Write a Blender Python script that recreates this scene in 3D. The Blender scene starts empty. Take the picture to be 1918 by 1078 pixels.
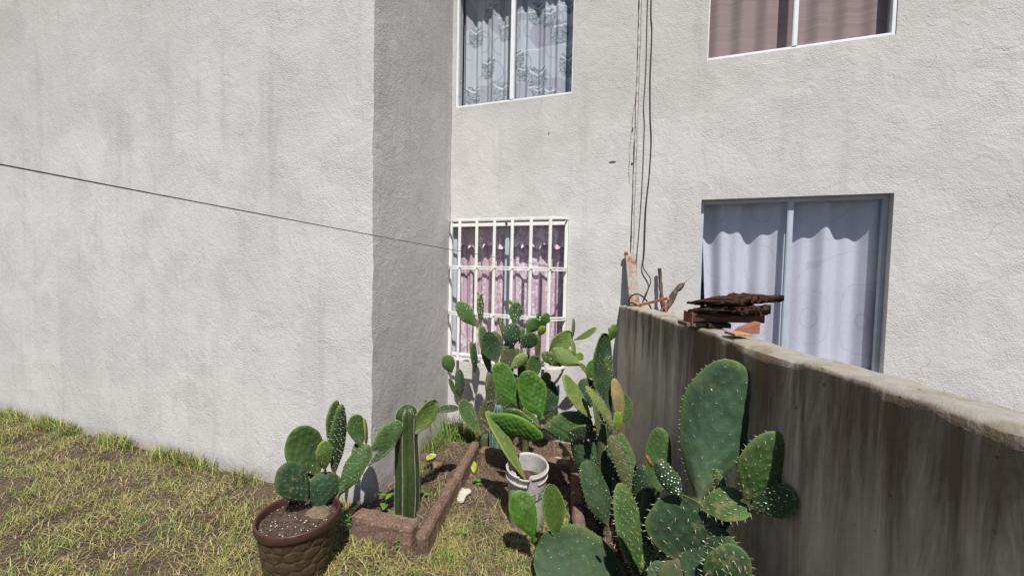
import bpy, math, random
import numpy as np
from mathutils import Vector, Matrix, noise

random.seed(7)
rng = np.random.default_rng(7)
scene = bpy.context.scene
col = scene.collection
R = math.radians

# ------------------------------------------------------------------ camera
cam_data = bpy.data.cameras.new('camera')
cam = bpy.data.objects.new('camera', cam_data)
col.objects.link(cam)
cam_data.sensor_width = 36.0
cam_data.lens = 744.0 / 1918.0 * 36.0
cam_data.clip_start = 0.05
cam_data.clip_end = 500.0
cam.location = (0.0, 0.0, 1.45)
cam.matrix_world = Matrix.Translation((0, 0, 1.45)) @ Matrix.Rotation(R(90 - 2.45), 4, 'X') @ Matrix.Rotation(R(1.2), 4, 'Z')
scene.camera = cam

# ------------------------------------------------------------------ sky, sun, exposure
SUN_EL, SUN_AZ = 57.0, 8.0          # degrees; azimuth measured to the right of straight behind the camera
world = bpy.data.worlds.new('World')
scene.world = world
world.use_nodes = True
wn = world.node_tree
bg = wn.nodes['Background']
sky = wn.nodes.new('ShaderNodeTexSky')
sky.sky_type = 'NISHITA'
sky.sun_disc = False
sky.sun_elevation = R(SUN_EL)
sky.sun_rotation = R(180 - SUN_AZ)
sky.altitude = 2200
sky.air_density = 1.0
sky.dust_density = 0.6
wn.links.new(sky.outputs[0], bg.inputs['Color'])
bg.inputs['Strength'].default_value = 0.068

sun_data = bpy.data.lights.new('sun', 'SUN')
sun_data.energy = 4.9
sun_data.angle = R(0.55)
sun_data.color = (1.0, 0.962, 0.910)
sun = bpy.data.objects.new('sun', sun_data)
col.objects.link(sun)
sdir = Vector((math.sin(R(SUN_AZ)) * math.cos(R(SUN_EL)), -math.cos(R(SUN_AZ)) * math.cos(R(SUN_EL)), math.sin(R(SUN_EL))))
sun.rotation_euler = sdir.to_track_quat('Z', 'Y').to_euler()
sun.location = sdir * 12

scene.view_settings.view_transform = 'Standard'
scene.view_settings.look = 'None'
scene.view_settings.exposure = 0.33
scene.view_settings.gamma = 1.0
scene.view_settings.use_curve_mapping = False
scene.cycles.max_bounces = 6
scene.cycles.transparent_max_bounces = 12
scene.cycles.use_denoising = True

# ------------------------------------------------------------------ helpers: objects
def tag(o, label=None, cat=None, group=None, kind=None):
    if label: o['label'] = label
    if cat: o['category'] = cat
    if group: o['group'] = group
    if kind: o['kind'] = kind
    return o

def empty(name, loc=(0, 0, 0), parent=None, mat=None):
    o = bpy.data.objects.new(name, None)
    col.objects.link(o)
    o.empty_display_size = 0.1
    if mat is not None: o.matrix_world = mat
    else: o.location = loc
    if parent: o.parent = parent
    return o

def mesh_obj(name, verts, faces, mat, parent=None, smooth=False, world=True):
    """one mesh object; coordinates are world coordinates unless world=False (then local to parent)"""
    me = bpy.data.meshes.new(name)
    me.from_pydata([tuple(map(float, v)) for v in verts], [], faces)
    if mat is not None:
        for m in (mat if isinstance(mat, (list, tuple)) else [mat]): me.materials.append(m)
    if smooth: me.polygons.foreach_set('use_smooth', [True] * len(me.polygons))
    me.update()
    o = bpy.data.objects.new(name, me)
    col.objects.link(o)
    if parent is not None:
        o.parent = parent
        if world: o.matrix_parent_inverse = parent_world(parent).inverted()
    return o

def parent_world(p):
    m = p.matrix_basis.copy()
    return parent_world(p.parent) @ p.matrix_parent_inverse @ m if p.parent else m

class MB:
    """collects shapes into one mesh"""
    def __init__(s): s.v = []; s.f = []; s.mi = []
    def add(s, v, f, mi=0):
        n = len(s.v); s.v.extend([tuple(map(float, p)) for p in v]); s.f.extend([tuple(i + n for i in q) for q in f]); s.mi.extend([mi] * len(f))
    def box(s, x0, x1, y0, y1, z0, z1, mi=0):
        s.add([(x0, y0, z0), (x1, y0, z0), (x1, y1, z0), (x0, y1, z0), (x0, y0, z1), (x1, y0, z1), (x1, y1, z1), (x0, y1, z1)],
              [(0, 3, 2, 1), (4, 5, 6, 7), (0, 1, 5, 4), (1, 2, 6, 5), (2, 3, 7, 6), (3, 0, 4, 7)], mi)
    def tube(s, pts, rad, n=6, mi=0, caps=True):
        pts = [Vector(p) for p in pts]
        k = len(pts)
        rr = rad if isinstance(rad, (list, tuple)) else [rad] * k
        V = []; F = []
        up = Vector((0.13, 0.21, 0.97)).normalized()
        prev = None
        for i, p in enumerate(pts):
            t = (pts[min(i + 1, k - 1)] - pts[max(i - 1, 0)]).normalized()
            a = (prev - t * prev.dot(t)) if prev is not None else (up - t * up.dot(t))
            if a.length < 1e-4: a = Vector((1, 0, 0)) - t * t.x
            a.normalize(); prev = a
            b = t.cross(a)
            for j in range(n):
                q = 2 * math.pi * j / n
                V.append(p + (a * math.cos(q) + b * math.sin(q)) * rr[i])
        for i in range(k - 1):
            for j in range(n):
                F.append((i * n + j, i * n + (j + 1) % n, (i + 1) * n + (j + 1) % n, (i + 1) * n + j))
        if caps:
            F.append(tuple(range(n - 1, -1, -1))); F.append(tuple(range((k - 1) * n, k * n)))
        s.add(V, F, mi)
    def sweep(s, pts, w, h, side=Vector((0, 0, 1)), mi=0):
        """rectangular bar along a path; h is measured along `side`"""
        pts = [Vector(p) for p in pts]; k = len(pts); V = []; F = []
        for i, p in enumerate(pts):
            t = (pts[min(i + 1, k - 1)] - pts[max(i - 1, 0)]).normalized()
            b = Vector(side); b = (b - t * b.dot(t)).normalized()
            a = t.cross(b)
            for sa, sb in ((-1, -1), (1, -1), (1, 1), (-1, 1)):
                V.append(p + a * sa * w / 2 + b * sb * h / 2)
        for i in range(k - 1):
            for j in range(4): F.append((i * 4 + j, i * 4 + (j + 1) % 4, (i + 1) * 4 + (j + 1) % 4, (i + 1) * 4 + j))
        F.append((3, 2, 1, 0)); e = (k - 1) * 4; F.append((e, e + 1, e + 2, e + 3))
        s.add(V, F, mi)
    def build(s, name, mat, parent=None, smooth=False, world=False, bevel=0.0):
        o = mesh_obj(name, s.v, s.f, mat, parent, smooth, world)
        if any(s.mi): o.data.polygons.foreach_set('material_index', s.mi)
        if bevel:
            b = o.modifiers.new('bevel', 'BEVEL'); b.width = bevel; b.segments = 2; b.limit_method = 'ANGLE'; b.angle_limit = R(40)
        return o

def set_col(o, name, arr):
    a = o.data.color_attributes.new(name, 'FLOAT_COLOR', 'POINT')
    a.data.foreach_set('color', np.asarray(arr, dtype=np.float32).ravel())

def nz(x, y, z=0.0): return noise.noise(Vector((x, y, z)))

# ------------------------------------------------------------------ helpers: materials
class NT:
    def __init__(s, name):
        s.m = bpy.data.materials.new(name); s.m.use_nodes = True
        s.t = s.m.node_tree; s.b = s.t.nodes['Principled BSDF']; s.out = s.t.nodes['Material Output']
        s.co = None
    def n(s, kind, **kw):
        x = s.t.nodes.new(kind)
        for k, v in kw.items(): setattr(x, k, v)
        return x
    def link(s, a, b): s.t.links.new(a, b)
    def obj(s):
        if s.co is None: s.co = s.n('ShaderNodeTexCoord')
        return s.co.outputs['Object']
    def mapping(s, scale=(1, 1, 1), loc=(0, 0, 0), src=None):
        m = s.n('ShaderNodeMapping'); m.inputs['Scale'].default_value = scale; m.inputs['Location'].default_value = loc
        s.link(src or s.obj(), m.inputs['Vector']); return m.outputs[0]
    def noise(s, scale, detail=4, rough=0.55, src=None, dist=0.0):
        x = s.n('ShaderNodeTexNoise'); x.inputs['Scale'].default_value = scale; x.inputs['Detail'].default_value = detail
        x.inputs['Roughness'].default_value = rough; x.inputs['Distortion'].default_value = dist
        s.link(src or s.obj(), x.inputs['Vector']); return x.outputs['Fac']
    def voro(s, scale, feature='F1', src=None, rand=1.0):
        x = s.n('ShaderNodeTexVoronoi', feature=feature); x.inputs['Scale'].default_value = scale; x.inputs['Randomness'].default_value = rand
        s.link(src or s.obj(), x.inputs['Vector']); return x.outputs['Distance']
    def ramp(s, src, stops, interp='LINEAR'):
        r = s.n('ShaderNodeValToRGB'); r.color_ramp.interpolation = interp
        e = r.color_ramp.elements
        while len(e) > 1: e.remove(e[0])
        for i, (p, c) in enumerate(stops):
            x = e[0] if i == 0 else e.new(p)
            x.position = p; x.color = (c, c, c, 1) if isinstance(c, (int, float)) else (*c, 1)
        s.link(src, r.inputs[0]); return r.outputs['Color']
    def mix(s, fac, a, b, mode='MIX'):
        x = s.n('ShaderNodeMix', data_type='RGBA', blend_type=mode)
        for sock, v in ((x.inputs[0], fac), (x.inputs[6], a), (x.inputs[7], b)):
            if isinstance(v, (int, float)): sock.default_value = v
            elif isinstance(v, tuple): sock.default_value = (*v, 1)
            else: s.link(v, sock)
        return x.outputs[2]
    def math(s, op, a, b=0.0, c=0.0, clamp=False):
        x = s.n('ShaderNodeMath', operation=op, use_clamp=clamp)
        for i, v in enumerate((a, b, c)):
            if isinstance(v, (int, float)): x.inputs[i].default_value = v
            else: s.link(v, x.inputs[i])
        return x.outputs[0]
    def bump(s, h, strength=0.5, dist=0.01, prev=None):
        x = s.n('ShaderNodeBump'); x.inputs['Strength'].default_value = strength; x.inputs['Distance'].default_value = dist
        s.link(h, x.inputs['Height'])
        if prev: s.link(prev, x.inputs['Normal'])
        return x.outputs[0]
    def attr(s, name):
        x = s.n('ShaderNodeAttribute', attribute_name=name); return x
    def rand(s): return s.n('ShaderNodeObjectInfo').outputs['Random']
    def fin(s, color, rough=0.7, normal=None, spec=0.3, metal=0.0):
        if isinstance(color, tuple): s.b.inputs['Base Color'].default_value = (*color, 1)
        else: s.link(color, s.b.inputs['Base Color'])
        if isinstance(rough, (int, float)): s.b.inputs['Roughness'].default_value = rough
        else: s.link(rough, s.b.inputs['Roughness'])
        s.b.inputs['Specular IOR Level'].default_value = spec
        s.b.inputs['Metallic'].default_value = metal
        if normal: s.link(normal, s.b.inputs['Normal'])
        return s.m

def stucco(name, base, seed):
    t = NT(name)
    co = t.mapping(loc=(seed, seed * 0.7, seed * 1.3))
    big = t.noise(0.9, 3, 0.6, co); mid = t.noise(3.5, 4, 0.65, co, 0.6); fine = t.noise(110, 2, 0.6, co); grit = t.noise(230, 2, 0.5, co)
    c = t.mix(t.ramp(big, [(0.36, 0.0), (0.68, 1.0)]), base, tuple(x * 0.87 for x in base))
    c = t.mix(t.math('MULTIPLY', t.ramp(mid, [(0.48, 0.0), (0.72, 1.0)]), 0.40), c, tuple(x * 0.76 for x in base))
    streak = t.noise(1.0, 3, 0.7, t.mapping((7, 7, 0.7), (seed, 0, 0)))
    c = t.mix(t.math('MULTIPLY', t.ramp(streak, [(0.55, 0.0), (0.75, 1.0)]), 0.30), c, (0.33, 0.315, 0.30))
    sepz = t.n('ShaderNodeSeparateXYZ'); t.link(t.obj(), sepz.inputs[0])
    # grime: old rain dirt on the upper storey and splashed soil at the foot of the wall, both with ragged noisy outlines
    hi = t.ramp(t.math('MULTIPLY', t.math('ADD', sepz.outputs['Z'], t.math('MULTIPLY', t.math('ADD', big, streak), 1.3)), 0.2), [(0.70, 0.0), (0.98, 1.0)])
    c = t.mix(t.math('MULTIPLY', hi, 0.34), c, (0.36, 0.35, 0.315))
    lo = t.ramp(t.math('ADD', sepz.outputs['Z'], t.math('MULTIPLY', mid, 0.22)), [(0.13, 1.0), (0.24, 0.0)])
    c = t.mix(t.math('MULTIPLY', lo, 0.55), c, (0.27, 0.225, 0.18))
    speck = t.ramp(grit, [(0.30, 1.0), (0.40, 0.0)])
    c = t.mix(t.math('MULTIPLY', speck, 0.35), c, (0.30, 0.28, 0.265))
    spots = t.ramp(t.voro(9, 'F1', co), [(0.035, 1.0), (0.06, 0.0)])
    spots = t.math('MULTIPLY', spots, t.ramp(t.noise(1.7, 3, 0.5, co), [(0.54, 0.0), (0.62, 1.0)]))
    c = t.mix(t.math('MULTIPLY', spots, 0.5), c, (0.22, 0.2, 0.185))
    # hairline cracks
    dv = t.n('ShaderNodeVectorMath', operation='ADD')
    nt = t.n('ShaderNodeTexNoise'); nt.inputs['Scale'].default_value = 5.0; nt.inputs['Detail'].default_value = 3
    t.link(co, nt.inputs['Vector'])
    sc = t.n('ShaderNodeVectorMath', operation='SCALE'); sc.inputs['Scale'].default_value = 0.33
    t.link(nt.outputs['Color'], sc.inputs[0]); t.link(co, dv.inputs[0]); t.link(sc.outputs[0], dv.inputs[1])
    vd = t.voro(1.7, 'DISTANCE_TO_EDGE', dv.outputs[0])
    line = t.ramp(vd, [(0.0, 1.0), (0.0030, 0.0)])
    mask = t.ramp(t.noise(3.1, 3, 0.6, co), [(0.56, 0.0), (0.66, 1.0)])
    crack = t.math('MULTIPLY', line, mask)
    c = t.mix(t.math('MULTIPLY', crack, 0.38), c, (0.20, 0.18, 0.16))
    # one height field in metres: float marks, render grain, open cracks
    trowel = t.noise(4.2, 4, 0.62, t.mapping((1.6, 1.6, 1.1), (seed, 3, 0)), 1.2)
    h = t.math('ADD', t.math('MULTIPLY', t.math('MULTIPLY', fine, t.ramp(mid, [(0.35, 0.45), (0.62, 1.25)])), 0.0058), t.math('MULTIPLY', t.noise(34, 2, 0.5, co), 0.0030))
    h = t.math('ADD', h, t.math('MULTIPLY', trowel, 0.0085))
    h = t.math('SUBTRACT', h, t.math('MULTIPLY', crack, 0.004))
    nrm = t.bump(h, 0.70, 1.0)
    return t.fin(c, 0.92, nrm, 0.15)

def simple(name, color, rough=0.6, var=0.15, scale=20, bump=0.0, bscale=80, spec=0.3, metal=0.0, bdist=0.003):
    t = NT(name)
    n1 = t.noise(scale, 5, 0.6)
    c = t.mix(t.ramp(n1, [(0.35, 0.0), (0.68, 1.0)]), tuple(x * (1 - var) for x in color), tuple(min(1, x * (1 + var)) for x in color))
    nrm = t.bump(t.noise(bscale, 4, 0.6), bump, bdist) if bump else None
    return t.fin(c, rough, nrm, spec, metal)

M = {}
M['stucco'] = stucco('stucco_house', (0.592, 0.575, 0.558), 0.0)
M['stucco_b'] = stucco('stucco_neighbour', (0.580, 0.562, 0.543), 5.3)
M['mortar'] = simple('joint_mortar', (0.50, 0.46, 0.42), 0.95, 0.25, 30, 0.8, 60, 0.1)
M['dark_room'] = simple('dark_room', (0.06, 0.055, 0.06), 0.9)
M['alu_blue'] = simple('aluminium_blue_grey', (0.42, 0.47, 0.52), 0.42, 0.08, 12, 0, spec=0.5)
M['white_frame'] = simple('white_window_frame', (0.72, 0.74, 0.76), 0.4, 0.06, 15, 0, spec=0.45)
def mk_white_steel():
    t = NT('white_painted_steel')
    n1 = t.noise(26, 6, 0.7); n2 = t.noise(7, 3, 0.5)
    rust = t.ramp(t.math('ADD', t.math('MULTIPLY', n1, 0.6), t.math('MULTIPLY', n2, 0.4)), [(0.62, 0.0), (0.67, 1.0)])
    c = t.mix(t.ramp(n2, [(0.4, 0.0), (0.7, 1.0)]), (0.80, 0.80, 0.77), (0.70, 0.69, 0.64))
    c = t.mix(rust, c, (0.20, 0.10, 0.045))
    return t.fin(c, 0.45, t.bump(n1, 0.15, 0.002), 0.4)
M['white_steel'] = mk_white_steel()
def mk_glass():
    t = NT('window_glass')
    tr = t.n('ShaderNodeBsdfTransparent'); tr.inputs[0].default_value = (0.95, 0.965, 0.97, 1)
    gl = t.n('ShaderNodeBsdfGlossy'); gl.inputs['Roughness'].default_value = 0.02
    fr = t.n('ShaderNodeFresnel'); fr.inputs['IOR'].default_value = 1.5
    geo = t.n('ShaderNodeNewGeometry')
    fac = t.math('MULTIPLY', fr.outputs[0], t.math('SUBTRACT', 1.0, geo.outputs['Backfacing']))
    mx = t.n('ShaderNodeMixShader'); t.link(fac, mx.inputs[0]); t.link(tr.outputs[0], mx.inputs[1]); t.link(gl.outputs[0], mx.inputs[2])
    t.link(mx.outputs[0], t.out.inputs[0]); return t.m
M['glass'] = mk_glass()
def mk_vcol(name, rough=0.8, bump=0.0, bscale=200, spec=0.2, var=0.0, vscale=30):
    t = NT(name); a = t.attr('Col')
    c = a.outputs['Color']
    if var: c = t.mix(t.math('MULTIPLY', t.noise(vscale, 4, 0.6), var), c, (0.0, 0.0, 0.0))
    nrm = t.bump(t.noise(bscale, 3, 0.6), bump, 0.002) if bump else None
    return t.fin(c, rough, nrm, spec)
M['cloth'] = mk_vcol('curtain_cloth', 0.75, 0.25, 260, 0.25)
M['blade'] = mk_vcol('grass_blade', 0.6, 0, spec=0.25)
def mk_concrete():
    t = NT('stained_concrete')
    ob = t.obj()
    base = t.mix(t.ramp(t.noise(3, 5, 0.6), [(0.35, 0.0), (0.65, 1.0)]), (0.68, 0.61, 0.50), (0.52, 0.465, 0.38))
    sep = t.n('ShaderNodeSeparateXYZ'); t.link(ob, sep.inputs[0])
    z = sep.outputs['Z']; y = sep.outputs['Y']
    st = t.noise(1.0, 6, 0.72, t.mapping((11, 11, 1.0)), 0.5)             # vertical drip streaks
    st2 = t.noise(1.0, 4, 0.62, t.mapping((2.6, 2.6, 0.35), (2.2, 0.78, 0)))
    hz = t.ramp(t.math('MULTIPLY', t.math('ADD', z, t.math('MULTIPLY', st, 0.60)), 0.5), [(0.57, 0.0), (0.70, 1.0)])  # soot and mould run down from the top edge
    drips = t.math('MULTIPLY', hz, t.ramp(st, [(0.34, 0.42), (0.58, 1.0)]), clamp=True)
    c = t.mix(t.math('MULTIPLY', drips, 0.86), base, (0.075, 0.058, 0.040))
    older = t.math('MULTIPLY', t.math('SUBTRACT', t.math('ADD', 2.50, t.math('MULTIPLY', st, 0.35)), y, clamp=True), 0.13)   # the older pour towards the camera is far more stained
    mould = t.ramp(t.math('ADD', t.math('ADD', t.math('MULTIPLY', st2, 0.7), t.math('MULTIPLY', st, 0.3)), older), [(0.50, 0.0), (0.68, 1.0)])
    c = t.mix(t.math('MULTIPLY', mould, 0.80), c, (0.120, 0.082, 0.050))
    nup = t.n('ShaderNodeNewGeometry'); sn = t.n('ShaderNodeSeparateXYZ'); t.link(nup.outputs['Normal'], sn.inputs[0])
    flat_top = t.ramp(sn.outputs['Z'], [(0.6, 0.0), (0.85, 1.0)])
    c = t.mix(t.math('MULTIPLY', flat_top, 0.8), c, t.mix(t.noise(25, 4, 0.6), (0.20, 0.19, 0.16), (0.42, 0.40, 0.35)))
    green = t.math('MULTIPLY', t.ramp(t.noise(1.0, 4, 0.6, t.mapping((7, 7, 0.6), (5, 1.3, 0))), [(0.53, 0.0), (0.66, 1.0)]), 0.6)
    c = t.mix(green, c, (0.16, 0.12, 0.045))
    holes = t.ramp(t.voro(26), [(0.07, 1.0), (0.11, 0.0)])
    holes = t.math('MULTIPLY', holes, t.ramp(t.noise(5, 2, 0.5), [(0.5, 0.0), (0.6, 1.0)]))
    c = t.mix(holes, c, (0.03, 0.027, 0.022))
    h = t.math('ADD', t.math('MULTIPLY', t.noise(14, 5, 0.65), 0.008), t.math('MULTIPLY', t.noise(140, 2, 0.6), 0.0015))
    nrm = t.bump(t.math('SUBTRACT', h, t.math('MULTIPLY', holes, 0.006)), 0.8, 1.0)
    return t.fin(c, 0.9, nrm, 0.2)
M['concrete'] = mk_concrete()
def mk_brick():
    t = NT('red_brown_block')
    n1 = t.noise(9, 6, 0.65); n2 = t.noise(90, 4, 0.65); rnd = t.rand()
    c = t.mix(t.ramp(n1, [(0.36, 0.0), (0.66, 1.0)]), (0.105, 0.060, 0.044), (0.190, 0.122, 0.090))
    c = t.mix(t.math('MULTIPLY', rnd, 0.5), c, (0.17, 0.12, 0.085))
    c = t.mix(t.math('MULTIPLY', t.ramp(n2, [(0.52, 0.0), (0.68, 1.0)]), 0.55), c, (0.42, 0.30, 0.24))
    c = t.mix(t.math('MULTIPLY', t.ramp(n2, [(0.32, 1.0), (0.42, 0.0)]), 0.7), c, (0.05, 0.03, 0.025))
    moss = t.ramp(t.noise(6, 4, 0.6, t.mapping(loc=(3, 1, 7))), [(0.55, 0.0), (0.68, 1.0)])
    c = t.mix(t.math('MULTIPLY', moss, 0.5), c, (0.085, 0.075, 0.04))
    nrm = t.bump(n2, 0.9, 0.006); nrm = t.bump(n1, 0.5, 0.012, nrm)
    return t.fin(c, 0.93, nrm, 0.15)
M['brick'] = mk_brick()
def mk_soil():
    t = NT('soil')
    n1 = t.noise(2.6, 6, 0.65); n2 = t.noise(42, 6, 0.7); n3 = t.noise(160, 3, 0.6)
    c = t.mix(t.ramp(n1, [(0.38, 0.0), (0.64, 1.0)]), (0.060, 0.040, 0.028), (0.125, 0.088, 0.064))
    c = t.mix(t.math('MULTIPLY', t.ramp(n2, [(0.50, 0.0), (0.70, 1.0)]), 0.8), c, (0.20, 0.145, 0.105))
    c = t.mix(t.ramp(n3, [(0.62, 0.0), (0.72, 0.8)]), c, (0.34, 0.27, 0.21))
    c = t.mix(t.ramp(n2, [(0.30, 0.8), (0.42, 0.0)]), c, (0.035, 0.024, 0.018))
    nrm = t.bump(n2, 0.9, 0.02); nrm = t.bump(n3, 0.8, 0.006, nrm)
    return t.fin(c, 0.95, nrm, 0.15)
M['soil'] = mk_soil()
M['pot_soil'] = simple('potting_soil', (0.075, 0.045, 0.03), 0.85, 0.6, 60, 1.0, 90, 0.4, bdist=0.01)

def mk_pad(name, c0, rim, scar=0.25, rough=0.48):
    t = NT(name)
    a = t.attr('rim').outputs['Fac']
    n1 = t.noise(14, 5, 0.6); n2 = t.noise(45, 5, 0.65); rnd = t.rand()
    c = t.mix(t.ramp(n1, [(0.34, 0.0), (0.68, 1.0)]), tuple(x * 0.75 for x in c0), tuple(x * 1.22 for x in c0))
    c = t.mix(t.math('MULTIPLY', rnd, 0.40), c, tuple(x * y for x, y in zip(c0, (0.62, 0.70, 0.85))))
    c = t.mix(t.math('MULTIPLY', a, 0.75), c, rim)
    yel = t.ramp(t.noise(6, 4, 0.6, t.mapping(loc=(7, 2, 4))), [(0.48, 0.0), (0.70, 1.0)])
    c = t.mix(t.math('MULTIPLY', yel, 0.35), c, tuple(x * y for x, y in zip(c0, (1.9, 1.35, 1.0))))
    foot = t.attr('foot').outputs['Fac']
    c = t.mix(t.math('MULTIPLY', foot, t.ramp(n2, [(0.35, 0.15), (0.6, 0.75)])), c, (0.17, 0.135, 0.075))
    sc = t.ramp(t.math('ADD', t.math('MULTIPLY', n2, 0.6), t.math('MULTIPLY', t.noise(5, 3, 0.5), 0.4)), [(0.575, 0.0), (0.64, 1.0)])
    c = t.mix(t.math('MULTIPLY', sc, min(1.0, scar * 1.5)), c, (0.26, 0.21, 0.10))
    nrm = t.bump(n2, 0.6, 0.005)
    return t.fin(c, t.ramp(n1, [(0.3, rough + 0.04), (0.7, rough + 0.24)]), nrm, 0.22)
M['pad_d'] = mk_pad('cactus_deep_green', (0.030, 0.062, 0.027), (0.11, 0.16, 0.04))
M['pad_m'] = mk_pad('cactus_green', (0.045, 0.092, 0.026), (0.17, 0.22, 0.05))
M['pad_o'] = mk_pad('cactus_olive', (0.085, 0.135, 0.030), (0.23, 0.24, 0.055), 0.5)
M['pad_p'] = mk_pad('cactus_pale_green', (0.115, 0.170, 0.045), (0.26, 0.27, 0.07), 0.45)
M['pad_b'] = mk_pad('cactus_fresh_green', (0.042, 0.112, 0.013), (0.16, 0.29, 0.035), 0.15, 0.42)
M['pad_v'] = mk_pad('cactus_moss_green', (0.048, 0.092, 0.016), (0.17, 0.29, 0.035), 0.15)
M['pad_y'] = mk_pad('cactus_young_green', (0.12, 0.20, 0.016), (0.25, 0.28, 0.04), 0.2)
M['pad_g'] = mk_pad('cactus_grey_green', (0.042, 0.084, 0.044), (0.13, 0.21, 0.05), 0.15)
M['pad_k'] = mk_pad('cactus_old_stem', (0.062, 0.080, 0.032), (0.17, 0.17, 0.07), 0.85, 0.6)
M['pad_c'] = mk_pad('cactus_corky', (0.19, 0.165, 0.075), (0.20, 0.27, 0.08), 0.95, 0.6)
M['spine'] = simple('cactus_spine', (0.74, 0.68, 0.56), 0.5, 0.1, 10)
M['wool'] = simple('white_wool', (0.82, 0.81, 0.78), 0.9, 0.05, 10)
M['areole'] = simple('areole', (0.30, 0.235, 0.115), 0.9, 0.2, 10)
M['areole_dark'] = simple('areole_dark', (0.05, 0.06, 0.03), 0.8, 0.2, 10)
M['bud'] = simple('cactus_bud', (0.20, 0.10, 0.035), 0.6, 0.4, 40)

# ------------------------------------------------------------------ fast mesh from numpy quads
def np_mesh(name, verts, quads, mat, parent=None, smooth=True, world=True, rim=None, mi=None, foot=None):
    verts = np.asarray(verts, dtype=np.float32); quads = np.asarray(quads, dtype=np.int32)
    k = quads.shape[1]
    me = bpy.data.meshes.new(name)
    me.vertices.add(len(verts)); me.vertices.foreach_set('co', verts.ravel())
    me.loops.add(quads.size); me.loops.foreach_set('vertex_index', quads.ravel())
    me.polygons.add(len(quads)); me.polygons.foreach_set('loop_start', np.arange(0, quads.size, k, dtype=np.int32))
    for m in (mat if isinstance(mat, (list, tuple)) else [mat]): me.materials.append(m)
    if smooth: me.polygons.foreach_set('use_smooth', np.ones(len(quads), dtype=bool))
    if mi is not None: me.polygons.foreach_set('material_index', np.asarray(mi, dtype=np.int32))
    me.update(calc_edges=True); me.validate()
    if rim is not None:
        at = me.attributes.new('rim', 'FLOAT', 'POINT'); at.data.foreach_set('value', np.asarray(rim, dtype=np.float32))
    if foot is not None:
        at = me.attributes.new('foot', 'FLOAT', 'POINT'); at.data.foreach_set('value', np.asarray(foot, dtype=np.float32))
    o = bpy.data.objects.new(name, me); col.objects.link(o)
    if parent is not None:
        o.parent = parent
        if world: o.matrix_parent_inverse = parent_world(parent).inverted()
    return o

def grid_quads(nx, ny):
    i, j = np.meshgrid(np.arange(nx - 1), np.arange(ny - 1), indexing='ij')
    a = i * ny + j
    return np.stack([a, a + ny, a + ny + 1, a + 1], -1).reshape(-1, 4)

def frame(origin, xdir):
    x = Vector((xdir[0], xdir[1], 0)).normalized(); y = Vector((-x.y, x.x, 0)); z = Vector((0, 0, 1))
    m = Matrix((x, y, z)).transposed().to_4x4(); m.translation = Vector(origin); return m

# ------------------------------------------------------------------ ground
C0 = Vector((-0.574, 3.635, 0.0))       # inner corner where side wall and facade meet
N0 = Vector((-0.823, 2.338, 0.0))       # outer corner of the projecting bay
FD = Vector((math.sin(R(109.2)), math.cos(R(109.2)), 0))
FM = frame(C0, FD)                      # facade frame: x along wall, y into the house, z up
LM = frame(N0, FD)
SD = (C0 - N0); SLEN = SD.length
SM = frame(N0, SD)

def ground_h(x, y):
    h = 0.010 * nz(x * 2.1, y * 2.1) + 0.006 * nz(x * 9, y * 9, 3.0) + 0.004 * nz(x * 31, y * 31, 5.0)
    if -0.9 < x < -0.3 and y > 2.0: h += 0.025 * min(1, max(0, (y - 2.0) / 0.3))
    if y > 2.75 and x > -0.5: h += 0.02
    return h

def build_ground():
    xs = np.concatenate([np.linspace(-60, -6, 10), np.linspace(-5.5, -2.4, 40), np.arange(-2.36, 1.1, 0.02), np.linspace(1.2, 6, 25), np.linspace(7, 60, 9)])
    ys = np.concatenate([np.linspace(-60, -4, 8), np.linspace(-3, 1.4, 20), np.arange(1.44, 3.7, 0.02), np.linspace(3.8, 8, 22), np.linspace(9, 60, 8)])
    X, Y = np.meshgrid(xs, ys, indexing='ij')
    Z = np.array([ground_h(a, b) for a, b in zip(X.ravel(), Y.ravel())])
    o = np_mesh('ground', np.stack([X.ravel(), Y.ravel(), Z], -1), grid_quads(len(xs), len(ys)), M['soil'])
    tag(o, 'bare brown garden soil with matted grass', kind='structure')
build_ground()

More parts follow.
